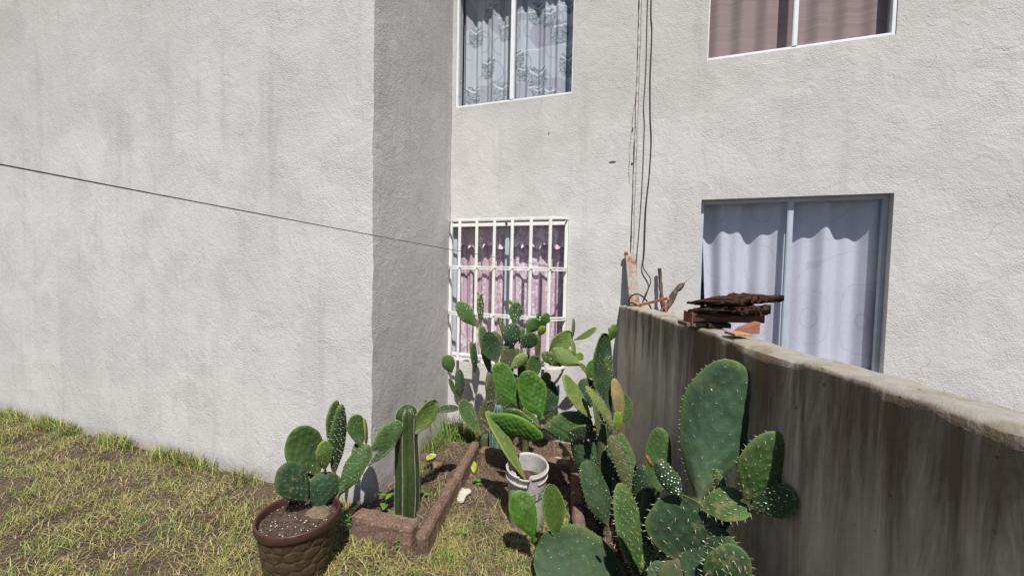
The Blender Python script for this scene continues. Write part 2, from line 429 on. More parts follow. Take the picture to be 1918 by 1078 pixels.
# ------------------------------------------------------------------ walls
def grid_wall(name, mat_world, x0, x1, z0, z1, holes, material, parent, reveal=0.13, step=0.06, disp=0.004, edge=None, seed=0.0):
    def line(a, b, extra):
        base = list(np.linspace(a, b, max(2, int(round((b - a) / step)) + 1)))
        for e in extra:
            if a < e < b:
                base = [q for q in base if abs(q - e) > step * 0.35 or q in (a, b)]
                base.append(e)
        return np.array(sorted(set(base)))
    xs = line(x0, x1, [h[0] for h in holes] + [h[1] for h in holes])
    zs = line(z0, z1, [h[2] for h in holes] + [h[3] for h in holes])
    nxx, nzz = len(xs), len(zs)
    V = []
    for x in xs:
        for z in zs:
            on = any(h[0] - 1e-6 <= x <= h[1] + 1e-6 and h[2] - 1e-6 <= z <= h[3] + 1e-6 for h in holes)
            d = 0 if on else -disp * (nz(x * 2.3 + seed, z * 2.3) + 0.5 * nz(x * 8 + seed, z * 8, 4))
            dx = 0
            if edge:
                dx, dy = edge(x, z)
                if dx or dy: d = dy
            V.append((x + dx, d, z))
    F = []
    for i in range(nxx - 1):
        for j in range(nzz - 1):
            cx, cz = (xs[i] + xs[i + 1]) / 2, (zs[j] + zs[j + 1]) / 2
            if any(h[0] < cx < h[1] and h[2] < cz < h[3] for h in holes): continue
            a = i * nzz + j
            F.append((a, a + nzz, a + nzz + 1, a + 1))
    b = MB(); b.add(V, F)
    for h in holes:      # reveals
        a0, a1, c0, c1 = h[:4]
        for (p, q) in (((a0, c0), (a0, c1)), ((a0, c1), (a1, c1)), ((a1, c1), (a1, c0)), ((a1, c0), (a0, c0))):
            b.add([(p[0], 0, p[1]), (q[0], 0, q[1]), (q[0], reveal, q[1]), (p[0], reveal, p[1])], [(0, 1, 2, 3)])
    o = b.build(name, material, None, smooth=True)
    o.matrix_world = mat_world
    if parent:
        o.parent = parent; o.matrix_parent_inverse = parent_world(parent).inverted()
    return o

HTOP = 5.8
UP = (0.035, 1.100, 2.893, 4.02)
LO = (0.012, 1.090, 0.652, 1.884)
NUP = (2.057, 3.16, 3.004, 4.10)
NLO = (2.072, 3.20, 0.80, 2.003)
house = empty('house', mat=FM.copy())
tag(house, 'grey stucco two storey house with a projecting bay and two curtained windows', 'house')
nhouse = empty('house', mat=FM @ Matrix.Translation((1.604, 0, 0)))
tag(nhouse, 'pale stucco house right of the cracked vertical joint, beyond the concrete garden wall', 'house')

def fedge(x, z):
    if x > 1.5739: return (0.0045 + 0.006 * nz(z * 3.0, 1.7) + 0.006 * nz(z * 17, 9.1), 0.002)
    return (0, 0)
grid_wall('wall', FM, 0.0, 1.576, -0.1, HTOP, [UP, LO], M['stucco'], house, edge=fedge)
ROUGH = lambda z: 0.0060 * nz(z * 5, 3.3) + 0.0060 * nz(z * 40, 5.1)
def ledge(x, z):
    if x > -1e-6: r = ROUGH(z); return (r - 0.004, 0.004 + r)
    return (0, 0)
def sedge(x, z):
    if x < 1e-6:      # exactly the same ragged arris as the bay front
        r = ROUGH(z); q = SM.inverted() @ (LM @ Vector((r - 0.004, 0.004 + r, z))); return (q.x - x, q.y)
    return (0, 0)
grid_wall('wall', LM, -9.0, 0.0, -0.1, HTOP, [], M['stucco'], house, edge=ledge, seed=11)
grid_wall('wall', SM, 0.0, SLEN, -0.1, HTOP, [], M['stucco'], house, edge=sedge, seed=23)
def nedge(x, z):
    if x < 1.606: return (0.004 * nz(z * 6, 8.8), 0.001)
    return (0, 0)
grid_wall('wall', FM, 1.604, 6.4, -0.1, HTOP, [NUP, NLO], M['stucco_b'], nhouse, edge=nedge, seed=41)
# mortar filling of the joint, recessed, with its own ragged edge and a deep open crack beside it
b = MB()
zz = np.arange(-0.1, HTOP, 0.02)
V = []; F = []
for i, z in enumerate(zz):
    w = 0.004 * nz(z * 13, 2.2)
    V += [(1.586 + w, 0.05, z), (1.586 + w, 0.006 + 0.003 * nz(z * 30, 7), z), (1.610, 0.009, z)]
    if i:
        a = (i - 1) * 3
        F += [(a, a + 3, a + 4, a + 1), (a + 1, a + 4, a + 5, a + 2)]
b.add(V, F)
b.box(1.54, 1.66, 0.05, 0.06, -0.1, HTOP)
o = b.build('joint_mortar', M['mortar'], None, smooth=False); o.matrix_world = FM
o.parent = house; o.matrix_parent_inverse = parent_world(house).inverted()
# chipped plaster and open hairline cracks near the joint
M['chip'] = simple('chipped_plaster', (0.10, 0.085, 0.07), 0.95, 0.4, 60)
def chip(t, z, w, h, seed):
    n = 14; V = [(t + w / 2 * math.cos(a) * (1 + 0.5 * nz(math.cos(a) * 2 + seed, math.sin(a) * 2)), -0.0035, z + h / 2 * math.sin(a) * (1 + 0.5 * nz(math.cos(a) * 2, math.sin(a) * 2 + seed))) for a in np.linspace(0, 2 * math.pi, n, endpoint=False)]
    b = MB(); b.add(V + [(v[0], 0.004, v[2]) for v in V], [tuple(range(n))] + [(i, i + n, (i + 1) % n + n, (i + 1) % n) for i in range(n)])
    o = b.build('plaster_chip', M['chip'], None); o.matrix_world = FM
    o.parent = house; o.matrix_parent_inverse = parent_world(house).inverted()
def crackline(pts, w, seed):
    P = []
    for (a, c) in zip(pts[:-1], pts[1:]):
        for k in range(14):
            f = k / 14; P.append((a[0] + (c[0] - a[0]) * f, a[1] + (c[1] - a[1]) * f))
    V = []; F = []
    for i, (t, z) in enumerate(P):
        dx = 0.007 * nz(z * 22 + seed, t * 22) + 0.004 * nz(z * 70 + seed, t * 70, 3); ww = w * max(0.15, 0.55 + nz(i * 0.31 + seed, 2.2)) / 2
        V += [(t + dx - ww, -0.0035, z), (t + dx + ww, -0.0035, z)]
        if i: F.append((2 * i - 2, 2 * i - 1, 2 * i + 1, 2 * i))
    b = MB(); b.add(V, F); o = b.build('crack', M['chip'], None); o.matrix_world = FM
    o.parent = house; o.matrix_parent_inverse = parent_world(house).inverted()
chip(1.422, 2.322, 0.052, 0.013, 1.0); chip(0.902, 2.591, 0.007, 0.026, 4.0); chip(1.568, 2.56, 0.012, 0.03, 6.0); chip(1.572, 2.30, 0.014, 0.02, 8.0)
crackline([(1.572, 2.75), (1.552, 2.45), (1.548, 2.25), (1.565, 2.10)], 0.0028, 3.0)
crackline([(1.43, 2.31), (1.50, 2.285), (1.56, 2.29)], 0.0018, 7.0)
crackline([(1.28, 2.38), (1.34, 2.345), (1.40, 2.33)], 0.0016, 12.0)
# dark rooms behind the windows
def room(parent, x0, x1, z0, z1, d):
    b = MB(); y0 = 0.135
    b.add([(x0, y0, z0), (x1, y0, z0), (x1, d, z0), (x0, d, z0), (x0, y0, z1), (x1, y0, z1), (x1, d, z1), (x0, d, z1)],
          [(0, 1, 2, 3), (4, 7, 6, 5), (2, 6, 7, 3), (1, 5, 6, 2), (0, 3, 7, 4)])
    o = b.build('room', M['dark_room'], None); o.matrix_world = FM
    o.parent = parent; o.matrix_parent_inverse = parent_world(parent).inverted()
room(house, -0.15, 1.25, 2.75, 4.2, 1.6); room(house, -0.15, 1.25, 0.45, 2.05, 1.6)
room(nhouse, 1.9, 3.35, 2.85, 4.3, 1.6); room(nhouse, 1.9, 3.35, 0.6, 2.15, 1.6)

# ------------------------------------------------------------------ windows
def window(parent, op, y, fw, mat, mull, mullw, parts=2):
    x0, x1, z0, z1 = op
    w = empty('window', parent=parent)
    w.matrix_parent_inverse = parent_world(parent).inverted() @ FM
    b = MB(); dp = 0.035
    b.box(x0 + .001, x0 + fw, y, y + dp, z0 + .001, z1 - .001); b.box(x1 - fw, x1 - .001, y, y + dp, z0 + .001, z1 - .001)
    b.box(x0 + fw, x1 - fw, y, y + dp, z0 + .001, z0 + fw * 0.8); b.box(x0 + fw, x1 - fw, y, y + dp, z1 - fw, z1 - .001)
    b.build('frame', mat, w, bevel=0.002)
    b = MB(); b.box(mull - mullw / 2, mull + mullw / 2, y - 0.004, y + dp - 0.004, z0 + fw * 0.8, z1 - fw); b.box(mull - mullw / 2 + .005, mull - mullw / 2 + .008, y - .007, y - .004, z0 + fw, z1 - fw)
    b.build('mullion', mat, w, bevel=0.002)
    for a, c in ((x0 + fw, mull - mullw / 2), (mull + mullw / 2, x1 - fw)):
        b = MB(); b.box(a, c, y + 0.014, y + 0.018, z0 + fw * 0.8, z1 - fw)
        b.build('pane', M['glass'], w)
    return w
tag(window(house, UP, 0.004, 0.020, M['white_frame'], 0.566, 0.034), 'upper white framed sliding window')
tag(window(house, LO, 0.055, 0.032, M['alu_blue'], 0.535, 0.036), 'lower blue grey framed window behind the grille')
tag(window(nhouse, NUP, 0.006, 0.022, M['white_frame'], 2.61, 0.03), 'upper window of the neighbouring house')
tag(window(nhouse, NLO, 0.055, 0.026, M['alu_blue'], 2.65, 0.036), 'lower window of the neighbouring house')

# ------------------------------------------------------------------ curtains
def curtain(name, x0, x1, z0, z1, y, wave, colour, nx=260, nzz=220, parent=None, shift=None):
    xs = np.linspace(x0, x1, nx); zs = np.linspace(z0, z1, nzz)
    X, Z = np.meshgrid(xs, zs, indexing='ij')
    Yv = y + wave(X, Z)
    Xp = X if shift is None else X + shift(X, Z)
    o = np_mesh(name, np.stack([Xp.ravel(), Yv.ravel(), Z.ravel()], -1), grid_quads(nx, nzz), M['cloth'])
    if parent is None: o.matrix_world = FM
    else: o.parent = parent
    c = colour(X, Z); set_col(o, 'Col', np.concatenate([c.reshape(-1, 3), np.ones((c.reshape(-1, 3).shape[0], 1))], 1))
    return o

def hash2(a, b): return np.modf(np.abs(np.sin(a * 12.9898 + b * 78.233) * 43758.5453))[0]
def vnoise(X, Y):
    i = np.floor(X); j = np.floor(Y); f = X - i; g = Y - j
    f = f * f * (3 - 2 * f); g = g * g * (3 - 2 * g)
    return (hash2(i, j) * (1 - f) + hash2(i + 1, j) * f) * (1 - g) + (hash2(i, j + 1) * (1 - f) + hash2(i + 1, j + 1) * f) * g

def upper_col(X, Z):
    c = np.ones(X.shape + (3,)) * np.array([0.51, 0.525, 0.56])
    c *= (0.90 + 0.16 * vnoise(X * 160, Z * 6))[..., None]
    patch = vnoise(X * 5 + 3, Z * 4) > 0.55
    c[patch] *= np.array([0.80, 0.76, 0.80])
    def px(cx, cy): return 0.035 + (830 + cx / 4.9 - 853) / 222 * 1.067, 2.893 + (203 - cy / 4.9 - 0.128 * (cx / 4.9 - 23)) / 207.
    for (cx, cy, s) in ((235, 280, 1), (365, 560, 1.05), (530, 230, 1), (215, 820, 1), (497, 790, 1.1), (840, 670, 1.3), (1025, 270, 1.15), (1112, 540, 1.1), (640, 500, 1), (960, 810, .9), (820, 90, 1.1), (380, 60, .9), (930, 150, .9), (850, 790, .8), (1120, 30, .8), (700, 620, .8)):
        u, v = px(cx, cy)
        dx = (X - u) / (0.066 * s); dz = (Z - v) / (0.092 * s)
        top = 0.86 + 0.12 * np.sin(dx * 5 + u * 30)
        m = (np.abs(dx) ** 3.4 + np.where(dz < 0, np.abs(dz) ** 2.6, (dz / top) ** 6) < 1) 
        mosaic = vnoise(X * 130 + vnoise(X * 40, Z * 40) * 3, Z * 130)
        dark = np.where(mosaic[..., None] > 0.52, np.array([0.20, 0.22, 0.24]), np.array([0.40, 0.42, 0.45]))
        arc = np.abs(dz - 0.45 - 0.35 * dx * dx) < 0.07
        dark = np.where(arc[..., None], np.array([0.66, 0.69, 0.71]), dark)
        c = np.where(m[..., None], dark, c)
        for (ou, ov, rr, sgn) in ((0.06, -0.05, 0.075, 1), (-0.05, -0.13, 0.06, -1)):
            d = np.hypot(X - u - ou, (Z - v - ov) * 0.8); ring = (np.abs(d - rr) < 0.0035) & ((X - u - ou) * sgn > -0.01) & ~m
            c = np.where(ring[..., None], np.array([0.36, 0.32, 0.42]), c)
    wl = np.abs(np.modf(Z * 3.1 + 0.02 * np.sin(X * 40) + 10)[0] - 0.5) < 0.012
    c = np.where(wl[..., None] & (vnoise(X * 7, Z * 3) > 0.5)[..., None], np.array([0.72, 0.74, 0.76]), c)
    return c
def upper_wave(X, Z):
    return 0.013 * np.sin(X * 52 + 0.9 * np.sin(X * 11)) + 0.014 * np.sin(X * 23 + 1.1 + 0.6 * Z) + 0.006 * np.sin(X * 117 + Z)
cu = curtain('curtain', 0.03, 1.12, 2.86, 4.03, 0.165, upper_wave, upper_col, 420, 380)
tag(cu, 'white curtain printed with dark grey mosaic vases and lilac swirls in the upper window', 'curtain')

def pink_col(X, Z):
    lace = vnoise(X * 60 + 2 * vnoise(X * 18, Z * 14), Z * 38) * 0.6 + vnoise(X * 150, Z * 110) * 0.4
    band = vnoise(X * 26, Z * 2.2)
    c = np.ones(X.shape + (3,)) * np.array([0.60, 0.415, 0.480])
    c = np.where((lace > 0.55)[..., None] & (band > 0.36)[..., None], np.array([0.80, 0.68, 0.74]), c)
    return c * (0.90 + 0.18 * vnoise(X * 90, Z * 90))[..., None]
def pink_wave(X, Z):
    return 0.012 * np.sin(X * 68 + 1.2 * np.sin(X * 13 + 0.5 * Z)) + 0.010 * np.sin(X * 29 + 0.7 * Z) + 0.003 * np.sin(X * 170 + 3 * Z)
def val_wave(X, Z):
    k = np.clip((1.78 - Z) / 0.11, 0, 1)
    return -0.030 * k + (0.006 + 0.014 * k) * np.sin(X * 55 + 2.0 * np.sin(X * 9)) + 0.010 * k * np.sin(X * 121)
def val_z(X): return None
for x0, x1, lab in ((0.035, 0.555, 'pink lace curtain with ruffled valance behind the left half of the grille'), (0.545, 1.085, 'pink lace curtain with ruffled valance behind the right half of the grille')):
    cu = curtain('curtain', x0, x1, 0.63, 1.90, 0.155, pink_wave, pink_col, 220, 300)
    tag(cu, lab, 'curtain', 'pink curtains in the barred window')
    v = curtain('valance', x0, x1, 1.665, 1.90, 0.128, val_wave, lambda X, Z: pink_col(X, Z) * np.where(Z < 1.695, 1.38, 1.18)[..., None], 200, 60, parent=cu)  # hem band coloured paler, a painted highlight of sun on the ruffle
    for w in v.data.vertices: w.co.z += 0.022 * max(0, (1.77 - w.co.z) / 0.1) * math.sin(w.co.x * 23 + 1.3 * math.sin(w.co.x * 60))
def nlo_col(X, Z):
    c = np.ones(X.shape + (3,)) * np.array([0.60, 0.575, 0.66])
    swirl = np.abs(np.modf(vnoise(X * 3.2, Z * 2.6) * 5)[0] - 0.5) < 0.03
    return np.where(swirl[..., None], np.array([0.56, 0.50, 0.56]), c) * (0.95 + 0.08 * vnoise(X * 120, Z * 120))[..., None]
cu = curtain('curtain', 2.095, 3.22, 0.78, 2.02, 0.150, lambda X, Z: 0.022 * np.sin(X * 21 + 0.8) + 0.012 * np.sin(X * 47 + 1), nlo_col, 240, 120, shift=lambda X, Z: 0.055 * np.clip((1.95 - Z) / 0.9, 0, 1) * np.clip((2.35 - X) / 0.25, 0, 1))
tag(cu, 'plain pale lilac sheet hung as a curtain in the neighbouring ground floor window', 'curtain')
cu = curtain('curtain', 2.06, 3.17, 2.98, 4.11, 0.11, lambda X, Z: 0.014 * np.sin(X * 40 + 0.5), lambda X, Z: np.ones(X.shape + (3,)) * np.array([0.33, 0.235, 0.22]) * (0.86 + 0.25 * vnoise(X * 4, Z * 140))[..., None], 240, 200)
tag(cu, 'brown mauve curtain in the neighbouring upper window', 'curtain')

# ------------------------------------------------------------------ window grille
gr = empty('window_grille', mat=FM.copy())
tag(gr, 'white painted steel security grille bowed out over the pink curtained window', 'window grille')
PB = 0.125
BT = [0.167, 0.328, 0.490, 0.648, 0.810, 0.970]
def rail(z, h, w, dz=0.0):
    return [(0.014, -0.002, z), (0.020, -0.045, z), (0.045, -0.088, z), (0.090, -0.116, z), (0.150, -PB, z), (0.5, -PB - .004, z), (0.98, -PB, z), (1.030, -0.108, z), (1.066, -0.070, z), (1.080, -0.035, z), (1.084, -0.002, z)]
for z in (1.884, 0.664):
    b = MB(); b.sweep(rail(z, 0, 0), 0.011, 0.017); b.build('rail', M['white_steel'], gr)
for z in (1.472, 1.070):
    b = MB(); b.sweep(rail(z + 0.0095, 0, 0), 0.011, 0.011); b.sweep(rail(z - 0.0095, 0, 0), 0.011, 0.011); b.build('rail', M['white_steel'], gr)
for x in BT:
    b = MB(); b.box(x - 0.0125, x + 0.0125, -PB - 0.018, -PB - 0.006, 0.658, 1.889); b.box(x - 0.004, x + 0.004, -PB - 0.022, -PB - 0.018, 0.66, 1.887)
    b.build('bar', M['white_steel'], gr, bevel=0.002)
    for z in (1.472, 1.070):
        b = MB(); c45 = 0.7071
        for s in (-1, 1):
            P = []
            for (aa, cc) in ((-0.024, -0.007), (0.024, -0.007), (0.024, 0.007), (-0.024, 0.007)):
                P.append((x + (aa * c45 - cc * c45), 0, z + (aa * c45 + cc * c45)))
        V = [(p[0], -PB - 0.026, p[2]) for p in P] + [(p[0], -PB - 0.018, p[2]) for p in P]
        b.add(V, [(0, 1, 2, 3), (7, 6, 5, 4), (0, 4, 5, 1), (1, 5, 6, 2), (2, 6, 7, 3), (3, 7, 4, 0)])
        b.box(x - 0.019, x + 0.019, -PB - 0.022, -PB + 0.008, z - 0.004, z + 0.004)
        b.build('clasp', M['white_steel'], gr)
for x in (0.016, 1.074):
    b = MB(); b.box(x - 0.012, x + 0.014, -0.022, 0.004, 0.668, 1.872); b.build('side_bar', M['white_steel'], gr, bevel=0.003)
b = MB(); b.box(0.030, 1.060, -0.006, 0.022, 1.836, 1.866); b.build('cross_bar', M['white_steel'], gr, bevel=0.003)
b = MB(); b.box(0.030, 1.060, 0.010, 0.030, 0.668, 0.690); b.build('cross_bar', M['white_steel'], gr, bevel=0.003)
b = MB(); b.tube([(0.548, -0.012, 1.856), (0.552, -0.022, 1.852)], 0.012, 8); b.build('rusty_bolt', simple('rust', (0.14, 0.06, 0.025), 0.9, 0.4, 60), gr)

# ------------------------------------------------------------------ dividing wall
def build_div():
    ys = np.arange(-2.0, 3.135, 0.03); ys[-1] = 3.135
    prof = []    # (x, z) profile going up the left face, over the top and down the right face
    zs = list(np.linspace(-0.1, 1.19, 36))
    V = []; n = None
    for y in ys:
        top = 1.206 + 0.007 * nz(y * 2.2, 4.4) + 0.006 * nz(y * 11, 1.1) + 0.004 * nz(y * 37, 6.0) 
        P = []
        for z in zs: P.append((0.850 + 0.006 * nz(y * 3, z * 3) + 0.003 * nz(y * 14, z * 14), z))
        P += [(0.853 + 0.006 * nz(y * 20, 2), top - 0.010), (0.865 + 0.006 * nz(y * 23, 7), top), (0.91, top + 0.003), (0.965, top), (0.985, top - 0.015), (0.985, 0.6), (0.985, -0.1)]
        n = len(P); V += [(x, y, z) for x, z in P]
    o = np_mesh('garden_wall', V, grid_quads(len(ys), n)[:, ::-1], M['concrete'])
    b = MB()
    e = (len(ys) - 1) * n
    # end cap at the house
    me = o.data
    tag(o, 'low concrete dividing wall stained black with drips, topped with scrap', 'garden wall', kind='thing')
    return o
build_div()

# ------------------------------------------------------------------ edging blocks
def rough_block(name, p0, p1, w, h, label, z0=-0.03, tilt=0.0, seed=0.0):
    """block lying from p0 to p1 (centre line on the ground), worn edges"""
    p0 = Vector((p0[0], p0[1], 0)); p1 = Vector((p1[0], p1[1], 0)); L = (p1 - p0).length
    nx = max(6, int(L / 0.02)); ny = max(4, int(w / 0.018)); nzz = max(5, int((h - z0) / 0.02))
    pts = {}; V = []; F = []
    def vid(i, j, k):
        key = (i, j, k)
        if key not in pts:
            x = i / nx * L; y = (j / ny - 0.5) * w; z = z0 + k / nzz * (h - z0)
            ex = min(i, nx - i) == 0; ey = min(j, ny - j) == 0; ez = k == nzz
            q = Vector((x, y, z))
            if ex + ey + ez >= 2:   # worn arrises
                r = 0.006 + 0.006 * abs(nz(x * 25 + seed, y * 25, z * 25))
                if ex: q.x += r if i == 0 else -r
                if ey: q.y += r if j == 0 else -r
                if ez: q.z -= r
            d = 0.004 * nz(x * 18 + seed, y * 18 + 3, z * 18) + 0.0025 * nz(x * 60 + seed, y * 60, z * 60)
            if ey: q.y += d if j else -d
            if ez: q.z += d
            if ex: q.x += d
            pts[key] = len(V); V.append(q)
        return pts[key]
    def quad(a, b, c, d): F.append((vid(*a), vid(*b), vid(*c), vid(*d)))
    for i in range(nx):
        for j in range(ny): quad((i, j, nzz), (i + 1, j, nzz), (i + 1, j + 1, nzz), (i, j + 1, nzz))
        for k in range(nzz):
            quad((i, 0, k), (i + 1, 0, k), (i + 1, 0, k + 1), (i, 0, k + 1)); quad((i, ny, k), (i, ny, k + 1), (i + 1, ny, k + 1), (i + 1, ny, k))
    for j in range(ny):
        for k in range(nzz):
            quad((0, j, k), (0, j, k + 1), (0, j + 1, k + 1), (0, j + 1, k)); quad((nx, j, k), (nx, j + 1, k), (nx, j + 1, k + 1), (nx, j, k + 1))
    o = mesh_obj(name, V, F, M['brick'], smooth=False)
    o.matrix_world = frame(p0, p1 - p0) @ Matrix.Rotation(tilt, 4, 'X')
    return tag(o, label, 'edging block', 'red brown blocks edging the planting beds')

rough_block('edging_block', (-0.832, 2.120), (-0.478, 2.022), 0.100, 0.125, 'wide block across the front of the left bed, at the foot of the columnar cactus', seed=1)
rough_block('edging_block', (-0.428, 1.930), (-0.342, 2.498), 0.066, 0.122, 'long edging block nearest the camera in the left row', tilt=R(-3), seed=2)
rough_block('edging_block', (-0.340, 2.508), (-0.262, 3.040), 0.064, 0.128, 'far edging block of the left row, reaching back beside the house bed', tilt=R(2), seed=3)
rough_block('edging_block', (-0.215, 2.945), (0.085, 2.852), 0.085, 0.118, 'block of the back row showing left of the white bucket', seed=4)
rough_block('edging_block', (0.095, 2.845), (0.255, 2.790), 0.085, 0.105, 'block of the back row mostly hidden behind the white bucket', seed=5)
rough_block('edging_block', (0.265, 2.735), (0.425, 2.690), 0.115, 0.140, 'short block just right of the bucket rim, half under the cactus', seed=6)
rough_block('edging_block', (0.448, 2.600), (0.408, 2.235), 0.066, 0.122, 'far block of the right row beneath the dark spotted cactus', seed=7)
rough_block('edging_block', (0.404, 2.225), (0.372, 1.945), 0.068, 0.118, 'near block of the right row behind the lowest cactus pads', seed=8)

